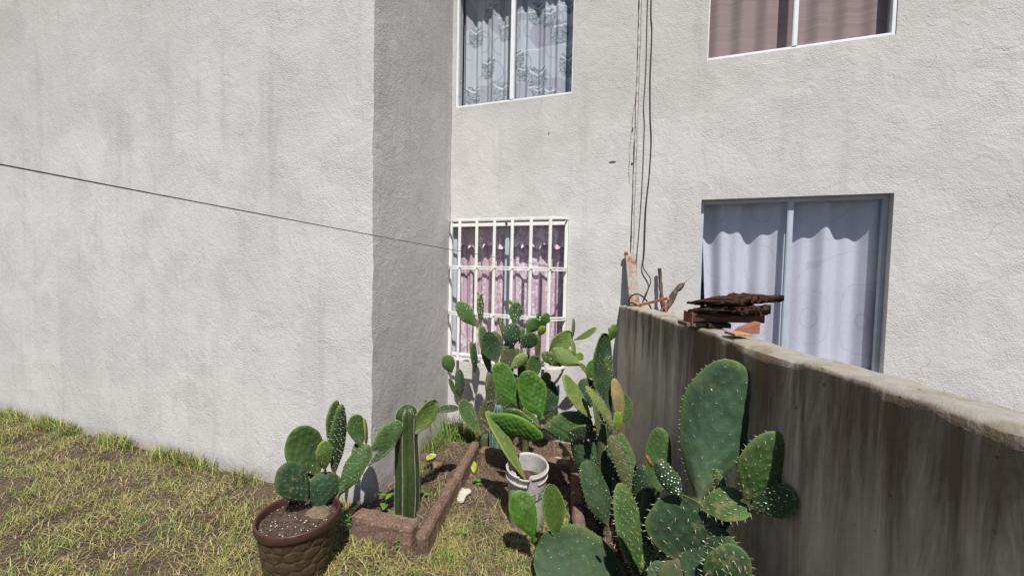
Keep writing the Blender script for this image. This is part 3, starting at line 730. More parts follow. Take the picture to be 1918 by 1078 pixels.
# ------------------------------------------------------------------ prickly pears
PADS={
 'A':[
  ((-0.945,1.930,0.220),(-0.916,1.970,0.412),(0.478,-0.872,0.109),0.159,'d',2,0),
  ((-0.957,1.970,0.389),(-1.040,1.920,0.663),(0.723,-0.684,0.095),0.163,'m',1,1),
  ((-0.918,1.950,0.428),(-0.919,1.930,0.592),(0.603,-0.792,-0.092),0.079,'o',1,0),
  ((-0.950,2.060,0.520),(-0.928,2.100,0.739),(0.958,-0.285,-0.041),0.080,'m',1,0),
  ((-0.887,1.990,0.391),(-0.863,2.020,0.745),(0.894,-0.447,-0.024),0.107,'d',3,0),
  ((-0.870,1.970,0.280),(-0.751,2.080,0.510),(-0.046,-0.892,0.450),0.107,'m',3,0),
  ((-0.776,2.070,0.491),(-0.815,2.060,0.678),(0.628,-0.773,0.091),0.090,'m',2,0),
  ((-0.763,2.090,0.505),(-0.779,2.100,0.644),(0.957,0.275,0.090),0.056,'o',1,0),
  ((-0.742,2.080,0.470),(-0.606,2.200,0.588),(0.563,-0.809,0.170),0.113,'m',2,0),
  ((-0.740,2.060,0.404),(-0.618,2.140,0.498),(-0.418,-0.347,0.840),0.070,'d',2,0),
  ((-0.573,2.240,0.496),(-0.445,2.360,0.661),(0.579,-0.804,0.136),0.120,'o',2,0),
  ((-0.461,2.380,0.585),(-0.323,2.460,0.589),(0.033,-0.117,0.993),0.080,'d',1,1),
  ((-0.485,2.400,0.587),(-0.527,2.440,0.636),(0.622,-0.252,0.741),0.046,'m',0,0),
  ((-0.975,1.900,0.297),(-1.070,1.840,0.507),(0.791,-0.580,0.194),0.143,'d',2,0),
  ((-1.017,2.020,0.339),(-1.043,2.060,0.496),(0.820,-0.508,0.264),0.082,'m',1,0),
  ((-0.825,2.060,0.379),(-0.815,2.120,0.509),(0.858,-0.488,0.159),0.066,'d',2,0),
 ],
 'C':[
  ((-0.164,3.100,0.009),(-0.163,3.100,0.456),(0.391,-0.920,-0.000),0.125,'k',3,1),
  ((-0.162,3.090,0.417),(-0.163,3.090,0.663),(0.682,-0.731,0.001),0.084,'k',3,0),
  ((-0.162,3.090,0.630),(-0.236,3.090,1.020),(0.642,-0.757,0.122),0.095,'m',2,0),
  ((-0.256,3.080,1.005),(-0.422,3.060,1.199),(0.367,-0.904,0.222),0.118,'m',1,3),
  ((-0.240,3.090,1.012),(-0.249,3.100,1.262),(0.702,-0.710,0.055),0.070,'m',1,3),
  ((-0.103,3.020,0.740),(-0.184,3.000,0.981),(0.320,-0.947,0.029),0.153,'d',1,0),
  ((-0.078,3.100,0.807),(-0.145,3.120,0.971),(0.633,-0.694,0.343),0.089,'o',1,1),
  ((-0.054,3.110,0.899),(-0.105,3.130,1.081),(0.851,-0.442,0.284),0.080,'m',1,2),
  ((-0.047,3.100,0.553),(-0.016,3.100,0.893),(0.488,-0.871,-0.044),0.116,'k',1,2),
  ((-0.011,3.070,0.836),(0.022,3.060,1.046),(0.137,-0.988,-0.068),0.128,'d',1,3),
  ((0.031,3.070,1.029),(0.035,3.080,1.211),(0.196,-0.979,0.049),0.102,'m',1,3),
  ((0.068,3.100,0.882),(0.090,3.110,1.012),(0.669,-0.741,-0.059),0.066,'o',1,2),
  ((0.075,3.040,0.864),(0.194,3.000,0.968),(-0.181,-0.969,-0.166),0.117,'d',1,2),
  ((0.118,3.040,0.973),(0.215,3.050,1.081),(0.077,-0.997,0.023),0.096,'b',0,0),
  ((0.233,3.050,1.032),(0.281,3.060,1.131),(0.160,-0.987,0.022),0.073,'b',0,0),
  ((0.205,3.070,1.020),(0.203,3.070,1.132),(0.832,-0.554,0.020),0.040,'b',0,0),
  ((0.208,3.030,0.960),(0.259,3.020,1.032),(0.099,-0.974,-0.203),0.059,'y',0,0),
  ((0.205,3.040,0.792),(0.213,3.040,0.971),(0.714,-0.700,-0.032),0.054,'k',1,0),
  ((0.183,3.020,0.614),(0.188,3.040,0.808),(0.197,-0.976,0.095),0.110,'m',2,0),
  ((-0.003,3.020,0.693),(0.130,3.040,0.807),(0.213,-0.974,-0.078),0.092,'p',1,2),
  ((0.008,3.100,0.758),(0.061,3.120,0.840),(0.364,-0.931,-0.009),0.060,'o',0,0),
  ((0.230,3.000,0.637),(0.310,2.980,0.644),(-0.243,-0.970,-0.009),0.082,'m',1,0),
  ((-0.059,3.060,0.353),(-0.059,3.080,0.558),(0.277,-0.956,0.094),0.099,'m',2,0),
  ((0.158,3.060,0.336),(0.177,3.060,0.632),(0.354,-0.935,-0.022),0.124,'d',2,0),
  ((0.059,3.100,0.320),(0.023,3.100,0.639),(-0.478,-0.877,-0.054),0.116,'d',2,0),
  ((0.281,3.020,0.291),(0.306,3.020,0.617),(0.225,-0.974,-0.017),0.144,'d',2,0),
  ((0.084,3.120,0.550),(0.122,3.140,0.794),(0.445,-0.896,0.005),0.124,'d',1,1),
  ((-0.022,3.020,0.192),(0.031,3.020,0.444),(0.095,-0.995,-0.020),0.129,'d',2,0),
  ((0.193,3.000,0.151),(0.126,3.000,0.399),(-0.284,-0.956,-0.077),0.129,'m',2,0),
  ((-0.280,3.140,0.622),(-0.310,3.140,0.879),(0.875,-0.473,0.102),0.083,'d',1,1),
 ],
 'E':[
  ((-0.223,3.060,0.171),(-0.387,3.100,0.426),(0.456,-0.786,0.417),0.110,'m',2,1),
  ((-0.391,3.100,0.426),(-0.410,3.120,0.668),(0.469,-0.876,0.109),0.083,'d',2,0),
  ((-0.390,3.090,0.421),(-0.482,3.100,0.595),(0.789,-0.425,0.444),0.059,'d',1,0),
  ((-0.460,3.120,0.637),(-0.514,3.100,0.777),(0.415,-0.909,0.029),0.103,'m',1,1),
 ],
 'G':[
  ((0.102,2.200,0.250),(-0.142,2.300,0.623),(0.756,-0.310,0.576),0.110,'p',1,0),
  ((-0.135,2.300,0.601),(0.193,2.240,0.497),(-0.248,-0.939,-0.239),0.140,'b',1,0),
  ((0.185,2.320,0.527),(-0.033,2.420,0.576),(-0.440,-0.885,-0.154),0.113,'m',1,3),
  ((0.184,2.260,0.551),(0.481,2.240,0.577),(-0.078,-0.988,0.132),0.174,'m',3,0),
  ((0.061,2.400,0.605),(-0.086,2.440,0.880),(0.273,-0.920,0.281),0.126,'b',0,0),
  ((0.198,2.300,0.586),(0.090,2.360,0.854),(0.139,-0.953,0.269),0.165,'b',0,0),
 ],
 'D':[
  ((0.706,1.980,0.005),(0.665,2.020,0.267),(0.110,-0.980,0.167),0.091,'k',3,0),
  ((0.677,2.020,0.244),(0.550,2.100,0.582),(0.499,-0.782,0.373),0.089,'k',3,0),
  ((0.573,2.120,0.580),(0.418,2.140,0.834),(0.623,-0.655,0.429),0.060,'p',3,0),
  ((0.582,2.120,0.194),(0.373,2.260,0.492),(-0.350,-0.918,0.186),0.156,'d',2,2),
  ((0.631,2.160,0.283),(0.477,2.260,0.557),(0.166,-0.892,0.420),0.119,'d',2,3),
  ((0.689,2.080,0.299),(0.630,2.220,0.545),(0.154,-0.843,0.516),0.087,'m',1,0),
  ((0.560,2.200,0.577),(0.520,2.240,1.110),(0.428,-0.899,0.100),0.140,'d',2,0),
  ((0.592,2.260,0.822),(0.561,2.280,1.062),(0.726,-0.672,0.148),0.073,'m',2,2),
  ((0.563,2.260,1.056),(0.598,2.280,1.155),(0.360,-0.931,0.058),0.056,'b',0,0),
  ((0.455,2.180,0.640),(0.297,2.200,0.875),(0.609,-0.642,0.465),0.119,'p',2,0),
  ((0.472,2.240,0.683),(0.432,2.280,0.838),(0.001,-0.968,0.250),0.119,'d',1,0),
  ((0.471,2.100,0.557),(0.445,2.120,0.779),(0.782,-0.607,0.144),0.050,'m',2,1),
  ((0.619,2.200,0.535),(0.595,2.240,0.852),(0.469,-0.871,0.145),0.077,'c',1,0),
  ((0.595,2.160,0.575),(0.602,2.180,0.688),(-0.006,-0.985,0.175),0.053,'y',0,0),
  ((0.437,2.240,0.611),(0.400,2.280,0.651),(-0.106,-0.757,0.645),0.048,'m',0,0),
  ((0.528,2.220,0.605),(0.538,2.500,0.787),(0.435,-0.502,0.748),0.087,'m',1,0),
  ((0.550,2.520,0.761),(0.497,2.780,0.809),(0.317,-0.112,0.942),0.049,'m',0,0),
  ((0.502,2.540,0.758),(0.534,2.560,0.883),(0.135,-0.983,0.123),0.060,'b',0,0),
  ((0.509,2.800,0.790),(0.304,2.860,0.892),(-0.050,-0.902,0.428),0.123,'p',1,0),
  ((0.389,2.840,0.781),(0.230,2.900,0.851),(-0.423,-0.882,-0.206),0.092,'o',1,3),
  ((0.271,2.880,0.860),(0.438,2.900,1.013),(0.087,-0.996,0.035),0.127,'p',0,1),
  ((0.468,2.840,0.841),(0.440,2.880,0.966),(0.486,-0.794,0.366),0.040,'p',0,0),
  ((0.460,2.880,0.958),(0.612,2.840,1.057),(-0.573,-0.250,0.780),0.078,'o',0,0),
  ((0.444,2.880,0.958),(0.455,2.900,1.112),(0.920,-0.392,-0.012),0.047,'m',1,0),
  ((0.477,2.840,0.818),(0.517,2.860,0.865),(0.151,-0.950,0.273),0.062,'y',0,0),
  ((0.728,1.900,0.334),(0.763,1.980,0.675),(-0.217,-0.945,0.244),0.120,'m',1,0),
  ((0.542,2.060,0.089),(0.431,2.160,0.409),(0.290,-0.881,0.375),0.148,'d',2,1),
  ((0.702,1.940,0.186),(0.686,1.980,0.480),(-0.671,-0.739,0.064),0.107,'d',2,0),
  ((0.530,2.200,0.582),(0.336,2.220,0.524),(-0.011,-0.956,-0.292),0.102,'d',2,1),
  ((0.680,2.240,0.569),(0.655,2.260,0.764),(0.098,-0.989,0.114),0.079,'m',1,0),
 ],
 'H':[
  ((0.657,1.360,0.197),(0.637,1.390,0.448),(-0.188,-0.977,0.102),0.191,'k',3,0),
  ((0.634,1.380,0.422),(0.610,1.400,0.665),(-0.247,-0.968,0.055),0.225,'d',3,1),
  ((0.670,1.360,0.639),(0.793,1.400,1.150),(-0.362,-0.918,0.159),0.227,'g',2,1),
  ((0.614,1.360,0.661),(0.527,1.380,0.791),(0.006,-0.988,0.157),0.066,'d',1,3),
  ((0.672,1.350,0.637),(0.813,1.280,0.698),(-0.539,-0.498,0.679),0.104,'m',3,0),
  ((0.693,1.350,0.600),(0.791,1.280,0.417),(-0.434,-0.894,0.109),0.105,'d',3,0),
  ((0.777,1.270,0.710),(0.847,1.220,0.964),(-0.367,-0.927,-0.080),0.134,'m',2,0),
  ((0.787,1.260,0.699),(0.845,1.140,0.813),(-0.944,-0.239,0.227),0.091,'d',2,1),
  ((0.659,1.340,0.303),(0.518,1.400,0.389),(0.039,-0.788,0.615),0.109,'d',3,0),  # low pads here lie below the view, added to shade the soil
  ((0.587,1.300,0.298),(0.412,1.340,0.336),(-0.195,-0.973,0.126),0.110,'d',3,0),
  ((0.700,1.280,0.374),(0.739,1.240,0.587),(-0.384,-0.918,-0.102),0.132,'d',3,0),
  ((0.678,1.360,0.049),(0.505,1.420,0.107),(0.010,-0.680,0.733),0.127,'d',2,0),
  ((0.737,1.400,0.493),(0.781,1.420,0.691),(-0.103,-0.987,0.123),0.102,'d',2,2),
  ((0.728,1.330,0.542),(0.637,1.300,0.393),(-0.558,-0.679,0.477),0.141,'d',3,1),
  ((0.693,1.420,0.377),(0.563,1.460,0.448),(0.088,-0.789,0.608),0.092,'d',3,0),
  ((0.741,1.340,0.639),(0.725,1.400,0.769),(-0.858,-0.498,0.123),0.072,'d',2,0),
 ],
 'K':[
  ((0.589,1.780,-0.034),(0.131,1.840,0.122),(0.144,-0.706,0.694),0.303,'d',1,2),
  ((0.139,1.860,0.155),(0.039,1.900,0.375),(0.238,-0.931,0.277),0.122,'b',0,0),
  ((0.242,1.860,0.152),(0.198,1.880,0.427),(0.277,-0.954,0.113),0.112,'v',1,0),
  ((0.606,1.740,0.030),(0.505,1.780,0.491),(0.368,-0.916,0.160),0.133,'m',3,0),
  ((0.691,1.720,0.024),(0.621,1.760,0.220),(0.342,-0.890,0.303),0.077,'p',3,0),
 ],
}
OCT = [(1, 0, 0), (-1, 0, 0), (0, 1, 0), (0, -1, 0), (0, 0, 1), (0, 0, -1)]
OCF = [(0, 2, 4), (2, 1, 4), (1, 3, 4), (3, 0, 4), (2, 0, 5), (1, 2, 5), (3, 1, 5), (0, 3, 5)]
YOUNG = {'b': 0.0085, 'y': 0.0085, 'v': 0.0055}
def make_pad(parent, spec, k):
    base, tip, nrm, width, kind, sp, dots = spec
    base = np.array(base); tip = np.array(tip); n = np.array(nrm); width *= 1.06
    rs = np.random.default_rng(k * 17 + 5); pr = random.Random(k)
    u = tip - base; L = float(np.linalg.norm(u)); u /= L
    n = n - u * (n @ u); n /= np.linalg.norm(n); s = np.cross(u, n)
    stem = kind == 'k' or width < 0.2 * L
    T = width * 0.30 if kind == 'k' else min(0.016, 0.006 + 0.055 * width)
    ns = int(min(54, max(22, L / 0.0055))); nq = int(min(34, max(14, width / 0.0045)))
    S = (1 - np.cos(np.linspace(0, np.pi, ns))) / 2
    apex = pr.uniform(0.55, 0.62); a = math.log(0.5) / math.log(apex)
    bexp = (0.44 + pr.uniform(0.22, 0.40) * (1 - S)) if not stem else 0.42
    f = np.sin(np.pi * S ** a) ** bexp
    neck = 0.20 if not stem else 0.55
    f = np.maximum(f, neck * np.clip(1 - S / 0.12, 0, 1) ** 0.5)
    f[-1] = 0.02
    side_n = np.array([[nz(ss * 3.2 + k * 3.7, t) for ss in S] for t in (0.3, 7.9)])
    Q = np.sin(np.linspace(-np.pi / 2, np.pi / 2, nq))
    SS, QQ = np.meshgrid(S, Q, indexing='ij')
    FF = np.repeat(f[:, None], nq, 1)
    wob = 1 + 0.17 * np.where(QQ < 0, side_n[0][:, None], side_n[1][:, None])
    hw = width / 2 * FF * wob
    Xc = QQ * hw; Yc = SS * L
    prof = np.sqrt(np.clip(1 - np.abs(QQ) ** 2.8, 0, 1)) * FF ** 0.55
    g = min(0.034 if width < 0.2 else 0.046, max(0.013, width * 0.20))
    ph = pr.uniform(0, g)
    amp = YOUNG.get(kind, 0.0044 if kind != 'k' else 0.0045)
    amp *= min(1.5, max(0.7, g / 0.026))
    # tubercles: one raised cushion below each areole, steep towards the tip
    AR = []
    for m_ in range(1, int(L / (0.725 * g)) + 1):
        yc = m_ * 0.725 * g
        if yc / L > 0.985: continue
        hwv = width / 2 * float(np.interp(yc / L, S, f))
        for c_ in range(-9, 10):
            xc = c_ * g - ph + (g / 2 if m_ % 2 else 0) + pr.uniform(-.13, .13) * g
            if abs(xc) < hwv * 0.93: AR.append((xc, yc + pr.uniform(-.13, .13) * g))
    lat = np.zeros_like(Xc)
    for (xc, yc) in AR:
        dy = (Yc - yc) / g; dx = (Xc - xc) / g
        lat = np.maximum(lat, np.exp(-(dx / 0.34) ** 2) * np.where(dy < 0, np.exp(-(dy / 0.62) ** 2), np.exp(-(dy / 0.22) ** 2)))
    lat = lat - 0.35 + 0.5 * np.array([[nz(x_ * 22 + k, y_ * 22) for x_, y_ in zip(rx, ry)] for rx, ry in zip(Xc, Yc)])
    bend = pr.uniform(-0.16, 0.16) * L; cup = pr.uniform(-0.14, 0.14) * width
    mid = bend * ((SS - 0.5) ** 2 - 0.25) * 4 * 0.5 + cup * QQ ** 2
    tw = pr.uniform(-0.35, 0.35) * (SS - 0.3)
    verts = []
    pos = {}
    for sg in (1, -1):
        h = sg * (T * prof + amp * lat * prof) + mid + tw * Xc
        pos[sg] = base + Yc[..., None] * u + Xc[..., None] * s + h[..., None] * n
        verts.append(pos[sg].reshape(-1, 3))
    V = np.concatenate(verts); q1 = grid_quads(ns, nq); q2 = q1[:, ::-1] + ns * nq
    # bridge ends
    br = []
    N1 = ns * nq
    for j in range(nq - 1):
        br.append((j + 1, j, j + N1, j + 1 + N1)); e = (ns - 1) * nq; br.append((e + j, e + j + 1, e + j + 1 + N1, e + j + N1))
    rim1 = np.clip(np.abs(QQ) ** 9 + np.clip((SS - 0.93) / 0.07, 0, 1) ** 2, 0, 1)
    o = np_mesh('pad', V, np.concatenate([q1, q2, np.array(br)]), M['pad_' + kind], parent, True, True, np.concatenate([rim1.ravel(), rim1.ravel()]), foot=np.tile((np.clip(1 - SS / 0.22, 0, 1) * (0.0 if kind in YOUNG else 1.0)).ravel(), 2))
    # weld the rim so that both faces shade as one body
    o.modifiers.new('weld', 'WELD').merge_threshold = 0.0004
    # areoles, spines and woolly spots
    mb = MB(); tris = []
    rows = int(L / (0.725 * g)) + 1
    cent = (base + tip) / 2
    tocam = np.array([0, 0, 1.45]) - cent; front = 1 if tocam @ n > 0 else -1
    slen = (0.0, 0.006, 0.011, 0.017)[sp]; ncl = (0, 1, 1, 2)[sp]
    def add_oct(p, r, mi): mb.add([tuple(p + np.array(c) * r) for c in OCT], OCF, mi)
    def add_spine(p, d, ln, r):
        d = d / np.linalg.norm(d); aa = np.cross(d, [0.3, 0.5, 0.81]); aa /= np.linalg.norm(aa); bb = np.cross(d, aa)
        mb.add([p + aa * r, p - aa * 0.5 * r + bb * 0.87 * r, p - aa * 0.5 * r - bb * 0.87 * r, p + d * ln], [(0, 1, 3), (1, 2, 3), (2, 0, 3), (0, 2, 1)], 0)
    for (xc, yc) in AR:
        ss = yc / L; hwv = width / 2 * float(np.interp(ss, S, f)); qq = xc / max(hwv, 1e-4)
        i = int(np.argmin(np.abs(S - ss))); j = int(np.argmin(np.abs(Q - qq)))
        for _ in (0,):
            for sg in (1, -1):
                if sg != front and (sp < 2 or rs.random() < 0.4): continue
                p = pos[sg][i, j]
                dn = n * sg
                if kind in YOUNG or rs.random() < 0.7: add_oct(p, 0.0019 if kind not in YOUNG else 0.0026, 1 if kind not in YOUNG else 3)
                for t in range(ncl):
                    if rs.random() < (1, 0.45, 0.25, 0.30)[sp]: continue
                    d = dn + u * rs.uniform(-0.7, 0.5) + s * rs.uniform(-0.8, 0.8)
                    add_spine(p, d, slen * rs.uniform(0.6, 1.35), 0.00055 if sp < 3 else 0.0007)
                if dots and rs.random() < (0, 0.08, 0.24, 0.50)[dots]:
                    add_oct(p + dn * 0.001 + s * rs.uniform(-.003, .003), rs.uniform(0.0016, 0.0034 if dots < 3 else 0.0042), 2)
    if sp:
        for ss in np.arange(0.12, 1.0, 0.022 / max(L, 0.05)):
            fi = float(np.interp(ss, S, f)); i = int(np.argmin(np.abs(S - ss)))
            for j, sd in ((0, -1), (nq - 1, 1)):
                p = pos[1][i, j]
                for t in range(max(1, ncl)): add_spine(p, s * sd + u * rs.uniform(-0.3, 0.6) + n * rs.uniform(-0.7, 0.7), slen * rs.uniform(0.6, 1.2), 0.0006)
    if mb.v:
        sps = mb.build('spines', [M['spine'], M['areole'], M['wool'], M['areole_dark']], o, world=True)
        sps['kind'] = 'stuff'
    return o

NAMES = {
 'A': ('prickly_pear', 'spiny prickly pear growing in the brown pot and leaning right behind the columnar cactus'),
 'C': ('prickly_pear', 'tallest prickly pear, white spotted, standing in front of the barred window'),
 'E': ('prickly_pear', 'small prickly pear leaning left at the inner corner below the window grille'),
 'G': ('prickly_pear', 'bright green prickly pear growing out of the broken white bucket'),
 'D': ('prickly_pear', 'sprawling prickly pear with upright and reaching pads in front of the concrete wall end'),
 'H': ('prickly_pear', 'large prickly pear with one huge pad against the shaded concrete wall'),
 'K': ('prickly_pear', 'lowest prickly pear in front, two small pads on a broad flat pad'),
}
ROOTS = {'A': (-0.945, 1.93, 0.22), 'C': (-0.19, 3.10, 0.0), 'E': (-0.24, 3.06, 0.03), 'G': (0.08, 2.20, 0.26), 'D': (0.656, 1.98, 0.0), 'H': (0.61, 1.36, 0.0), 'K': (0.38, 1.80, 0.0)}
PLANT = {}
kk = 0
for key, L in PADS.items():
    pl = empty(NAMES[key][0], ROOTS[key]); PLANT[key] = pl
    tag(pl, NAMES[key][1], 'cactus', 'prickly pear cacti of the garden')
    for spec in L:
        make_pad(pl, spec, kk); kk += 1
# lower trunks that carry the plants whose lowest pads stand above the soil
def trunk(key, p0, p1, r0, r1):
    b = MB(); pts = [Vector(p0).lerp(Vector(p1), t) + Vector((0.006 * math.sin(t * 7), 0, 0)) for t in np.linspace(0, 1, 7)]
    b.tube(pts, [r0 + (r1 - r0) * t for t in np.linspace(0, 1, 7)], 12)
    o = b.build('trunk', M['pad_k'], PLANT[key], smooth=True, world=True)
    return o
trunk('H', (0.62, 1.36, -0.05), PADS['H'][0][0][:2] + (PADS['H'][0][0][2] + 0.05,), 0.045, 0.04)
trunk('C', (-0.19, 3.10, -0.05), (-0.185, 3.10, 0.16), 0.04, 0.035)
trunk('C', (-0.03, 3.08, -0.05), (-0.015, 3.10, 0.36), 0.030, 0.028)
trunk('C', (0.12, 3.06, -0.05), (0.14, 3.06, 0.34), 0.030, 0.026)
trunk('D', (0.69, 1.92, -0.05), (0.685, 1.91, 0.37), 0.035, 0.028)
trunk('D', (0.64, 2.10, -0.05), (0.60, 2.16, 0.30), 0.04, 0.03)
trunk('D', (0.54, 2.20, -0.05), (0.53, 2.22, 0.60), 0.035, 0.03)
trunk('K', (0.545, 1.80, -0.06), (0.545, 1.79, 0.03), 0.045, 0.04)
def bud(key, p, d, ln, r, mat='bud'):
    b = MB(); p = Vector(p); d = Vector(d).normalized()
    b.tube([p, p + d * ln * .35, p + d * ln * .75, p + d * ln], [r * .6, r, r * .8, r * .3], 8)
    b.build('bud', M[mat], PLANT[key], smooth=True, world=True)
def tipof(key, i): return PADS[key][i][1]
t = tipof('C', 4); bud('C', (t[0] - .012, t[1], t[2] - .004), (-.5, 0, 1), .022, .008); bud('C', (t[0] + .012, t[1], t[2] - .014), (.4, 0, 1), .02, .007)
t = tipof('C', 10); bud('C', (t[0] - .035, t[1], t[2] - .02), (-.6, 0, 1), .045, .015, 'pad_y'); bud('C', (t[0] + .04, t[1], t[2] - .06), (1, -.2, .3), .02, .008)
t = tipof('H', 3); bud('H', (t[0] - .02, t[1] - .005, t[2] - .018), (-.55, 0, 1), .046, .008); bud('H', (t[0] + .012, t[1], t[2] - .006), (.3, -.2, 1), .016, .007)
t = tipof('D', 11); bud('D', (t[0] + .012, t[1] - .02, t[2] - .17), (0, -1, .3), .022, .009); bud('D', (t[0] + .014, t[1] - .02, t[2] - .14), (0, -1, .3), .014, .006)
t = tipof('D', 13); bud('D', (t[0] - .01, t[1], t[2] - .008), (-.3, 0, 1), .016, .008); bud('D', (t[0] + .008, t[1], t[2] - .006), (.3, 0, 1), .016, .008)
t = tipof('D', 8); bud('D', (t[0] - .03, t[1] - .01, t[2] - .045), (-.3, -.2, 1), .03, .008)

# ------------------------------------------------------------------ columnar cacti
def mk_column_mat(name, c0):
    t = NT(name); a = t.attr('rim').outputs['Fac']
    n1 = t.noise(18, 5, 0.6)
    c = t.mix(t.ramp(n1, [(0.35, 0.0), (0.65, 1.0)]), tuple(x * 0.75 for x in c0), tuple(x * 1.2 for x in c0))
    c = t.mix(t.math('MULTIPLY', a, 0.5), c, tuple(min(1, x * 1.5) for x in c0))
    return t.fin(c, 0.45, t.bump(n1, 0.2, 0.003), 0.35)
M['column'] = mk_column_mat('columnar_cactus_green', (0.040, 0.066, 0.020))
M['column_blue'] = mk_column_mat('columnar_cactus_blue', (0.07, 0.145, 0.10))
def column(name, base, H, r0, ribs, mat, label, twist=0.0, lean=(0, 0), rows=84, spots=True, belly=0.1, rot=0.0):
    root = empty(name, base); tag(root, label, 'cactus')
    nth = ribs * 12; V = []; rim = []
    zs = np.concatenate([np.linspace(0, 0.93, rows), 0.93 + 0.07 * np.sin(np.linspace(0.1, np.pi / 2, 14))])
    for zi in zs:
        cap = 1.0 if zi < 0.9 else math.sqrt(max(0.004, 1 - ((zi - 0.9) / 0.1) ** 2.2))
        prof = 1.0 + belly * math.sin(zi * 5.2) * 0.5 - (0.16 * (1 - zi / 0.12) ** 2 if zi < 0.12 else 0)
        prof *= 1 - 0.035 * math.exp(-((zi - 0.36) / 0.012) ** 2) - 0.02 * math.exp(-((zi - 0.7) / 0.01) ** 2)
        for k in range(nth):
            th = 2 * math.pi * k / nth
            c = abs(math.cos(ribs * th / 2))           # 1 on the rib, 0 in the furrow
            rr = r0 * prof * cap * (0.80 + 0.24 * c ** 1.1) / 1.0
            V.append((base[0] + rr * math.cos(th + rot) + lean[0] * zi * H + 0.004 * math.sin(zi * 6), base[1] + rr * math.sin(th + rot) + lean[1] * zi * H, base[2] + zi * H))
            rim.append(max(0, (c - 0.9) * 10) * 0.5)
    V = np.array(V); nr = len(zs)
    i, j = np.meshgrid(np.arange(nr - 1), np.arange(nth), indexing='ij')
    q = np.stack([i * nth + j, i * nth + (j + 1) % nth, (i + 1) * nth + (j + 1) % nth, (i + 1) * nth + j], -1).reshape(-1, 4)
    np_mesh('stem', V, q, M[mat], root, True, True, rim)
    mb = MB(); rs = np.random.default_rng(3)
    if spots:
        for rb in range(ribs):
            th = 2 * math.pi * rb / ribs + rot
            for zi in np.arange(0.05, 0.985, 0.019):
                ii = int(np.argmin(np.abs(zs - zi))); p = V[ii * nth + (rb * 12) % nth] + np.array([math.cos(th), math.sin(th), 0]) * 0.001
                p[2] = base[2] + zi * H
                rr = rs.uniform(0.0016, 0.0024) * (r0 / 0.06) ** 0.5
                mb.add([tuple(p + np.array(c) * rr) for c in OCT], OCF)
                for t in range(2):
                    d = np.array([math.cos(th), math.sin(th), 0]) + rs.uniform(-.9, .9, 3); d /= np.linalg.norm(d)
                    aa = np.cross(d, [0, 0, 1.]); aa /= np.linalg.norm(aa) + 1e-6
                    mb.add([p + aa * .0005, p - aa * .0005, p + d * 0.007], [(0, 1, 2)])
        o = mb.build('areoles', M['wool'], root, world=True); o['kind'] = 'stuff'
    return root
column('columnar_cactus', (-0.588, 2.256, 0.0), 0.665, 0.064, 6, 'column', 'single dark columnar cactus with white dotted ribs rising from the left bed', rot=0.42, belly=0.12)
column('columnar_cactus', (-0.082, 2.99, 0.0), 0.43, 0.032, 6, 'column_blue', 'small blue green columnar cactus behind the bucket cactus', rot=0.3)
column('columnar_cactus', (-0.122, 2.96, 0.0), 0.385, 0.022, 5, 'column_blue', 'smallest bluish column cactus left of the other small one', rot=0.9)

# ------------------------------------------------------------------ bucket
def lathe(prof, n, cx, cy, fn=None):
    V = []; 
    for i, (r, z) in enumerate(prof):
        for k in range(n):
            th = 2 * math.pi * k / n
            rr, zz_ = (r, z) if fn is None else fn(i, r, z, th)
            V.append((cx + rr * math.cos(th), cy + rr * math.sin(th), zz_))
    nr = len(prof); i, j = np.meshgrid(np.arange(nr - 1), np.arange(n), indexing='ij')
    q = np.stack([i * n + j, i * n + (j + 1) % n, (i + 1) * n + (j + 1) % n, (i + 1) * n + j], -1).reshape(-1, 4)
    return np.array(V), q
BX, BY = 0.111, 2.240
bk = empty('bucket', (BX, BY, 0))
tag(bk, 'broken white plastic bucket with outlined lettering holding a cactus', 'bucket')
bk.rotation_euler = (R(7.0), R(-0.5), 0)
def mk_bucket_mat():
    t = NT('white_bucket_plastic'); n1 = t.noise(9, 5, 0.6); n2 = t.noise(60, 4, 0.6)
    c = t.mix(t.ramp(n1, [(0.4, 0.0), (0.7, 1.0)]), (0.47, 0.455, 0.42), (0.37, 0.35, 0.315))
    c = t.mix(t.math('MULTIPLY', t.ramp(n2, [(0.54, 0.0), (0.68, 1.0)]), 0.5), c, (0.22, 0.18, 0.14))
    sz = t.n('ShaderNodeSeparateXYZ'); t.link(t.obj(), sz.inputs[0])
    mud = t.ramp(t.math('ADD', sz.outputs['Z'], t.math('MULTIPLY', n1, 0.16)), [(0.10, 1.0), (0.19, 0.0)])
    c = t.mix(t.math('MULTIPLY', mud, 0.6), c, (0.16, 0.115, 0.08))
    return t.fin(c, 0.5, t.bump(n2, 0.1, 0.002), 0.35)
M['bucket'] = mk_bucket_mat()
def notch(th):
    a = (math.degrees(th) + 360) % 360
    cut = 0.0
    if 236 < a < 276: cut = 0.026 + 0.008 * nz(a * 0.4, 1.0)
    if 112 < a < 150: cut = 0.05 + 0.01 * nz(a * .3, 2.0)
    if 196 < a < 214: cut = 0.016
    cut += 0.006 * max(0, nz(a * 0.25, 5.0))
    return cut
def bfn(i, r, z, th):
    if z > 0.35: return r, z - notch(th)
    return r, z
prof = [(0.098, 0.0), (0.100, 0.02), (0.105, 0.15), (0.1095, 0.27), (0.111, 0.33), (0.1125, 0.352), (0.113, 0.372), (0.110, 0.373), (0.109, 0.352), (0.107, 0.30), (0.103, 0.22)]
V, q = lathe(prof, 120, 0, 0, bfn)
o = np_mesh('body', V, q, M['bucket'], bk, True, False)
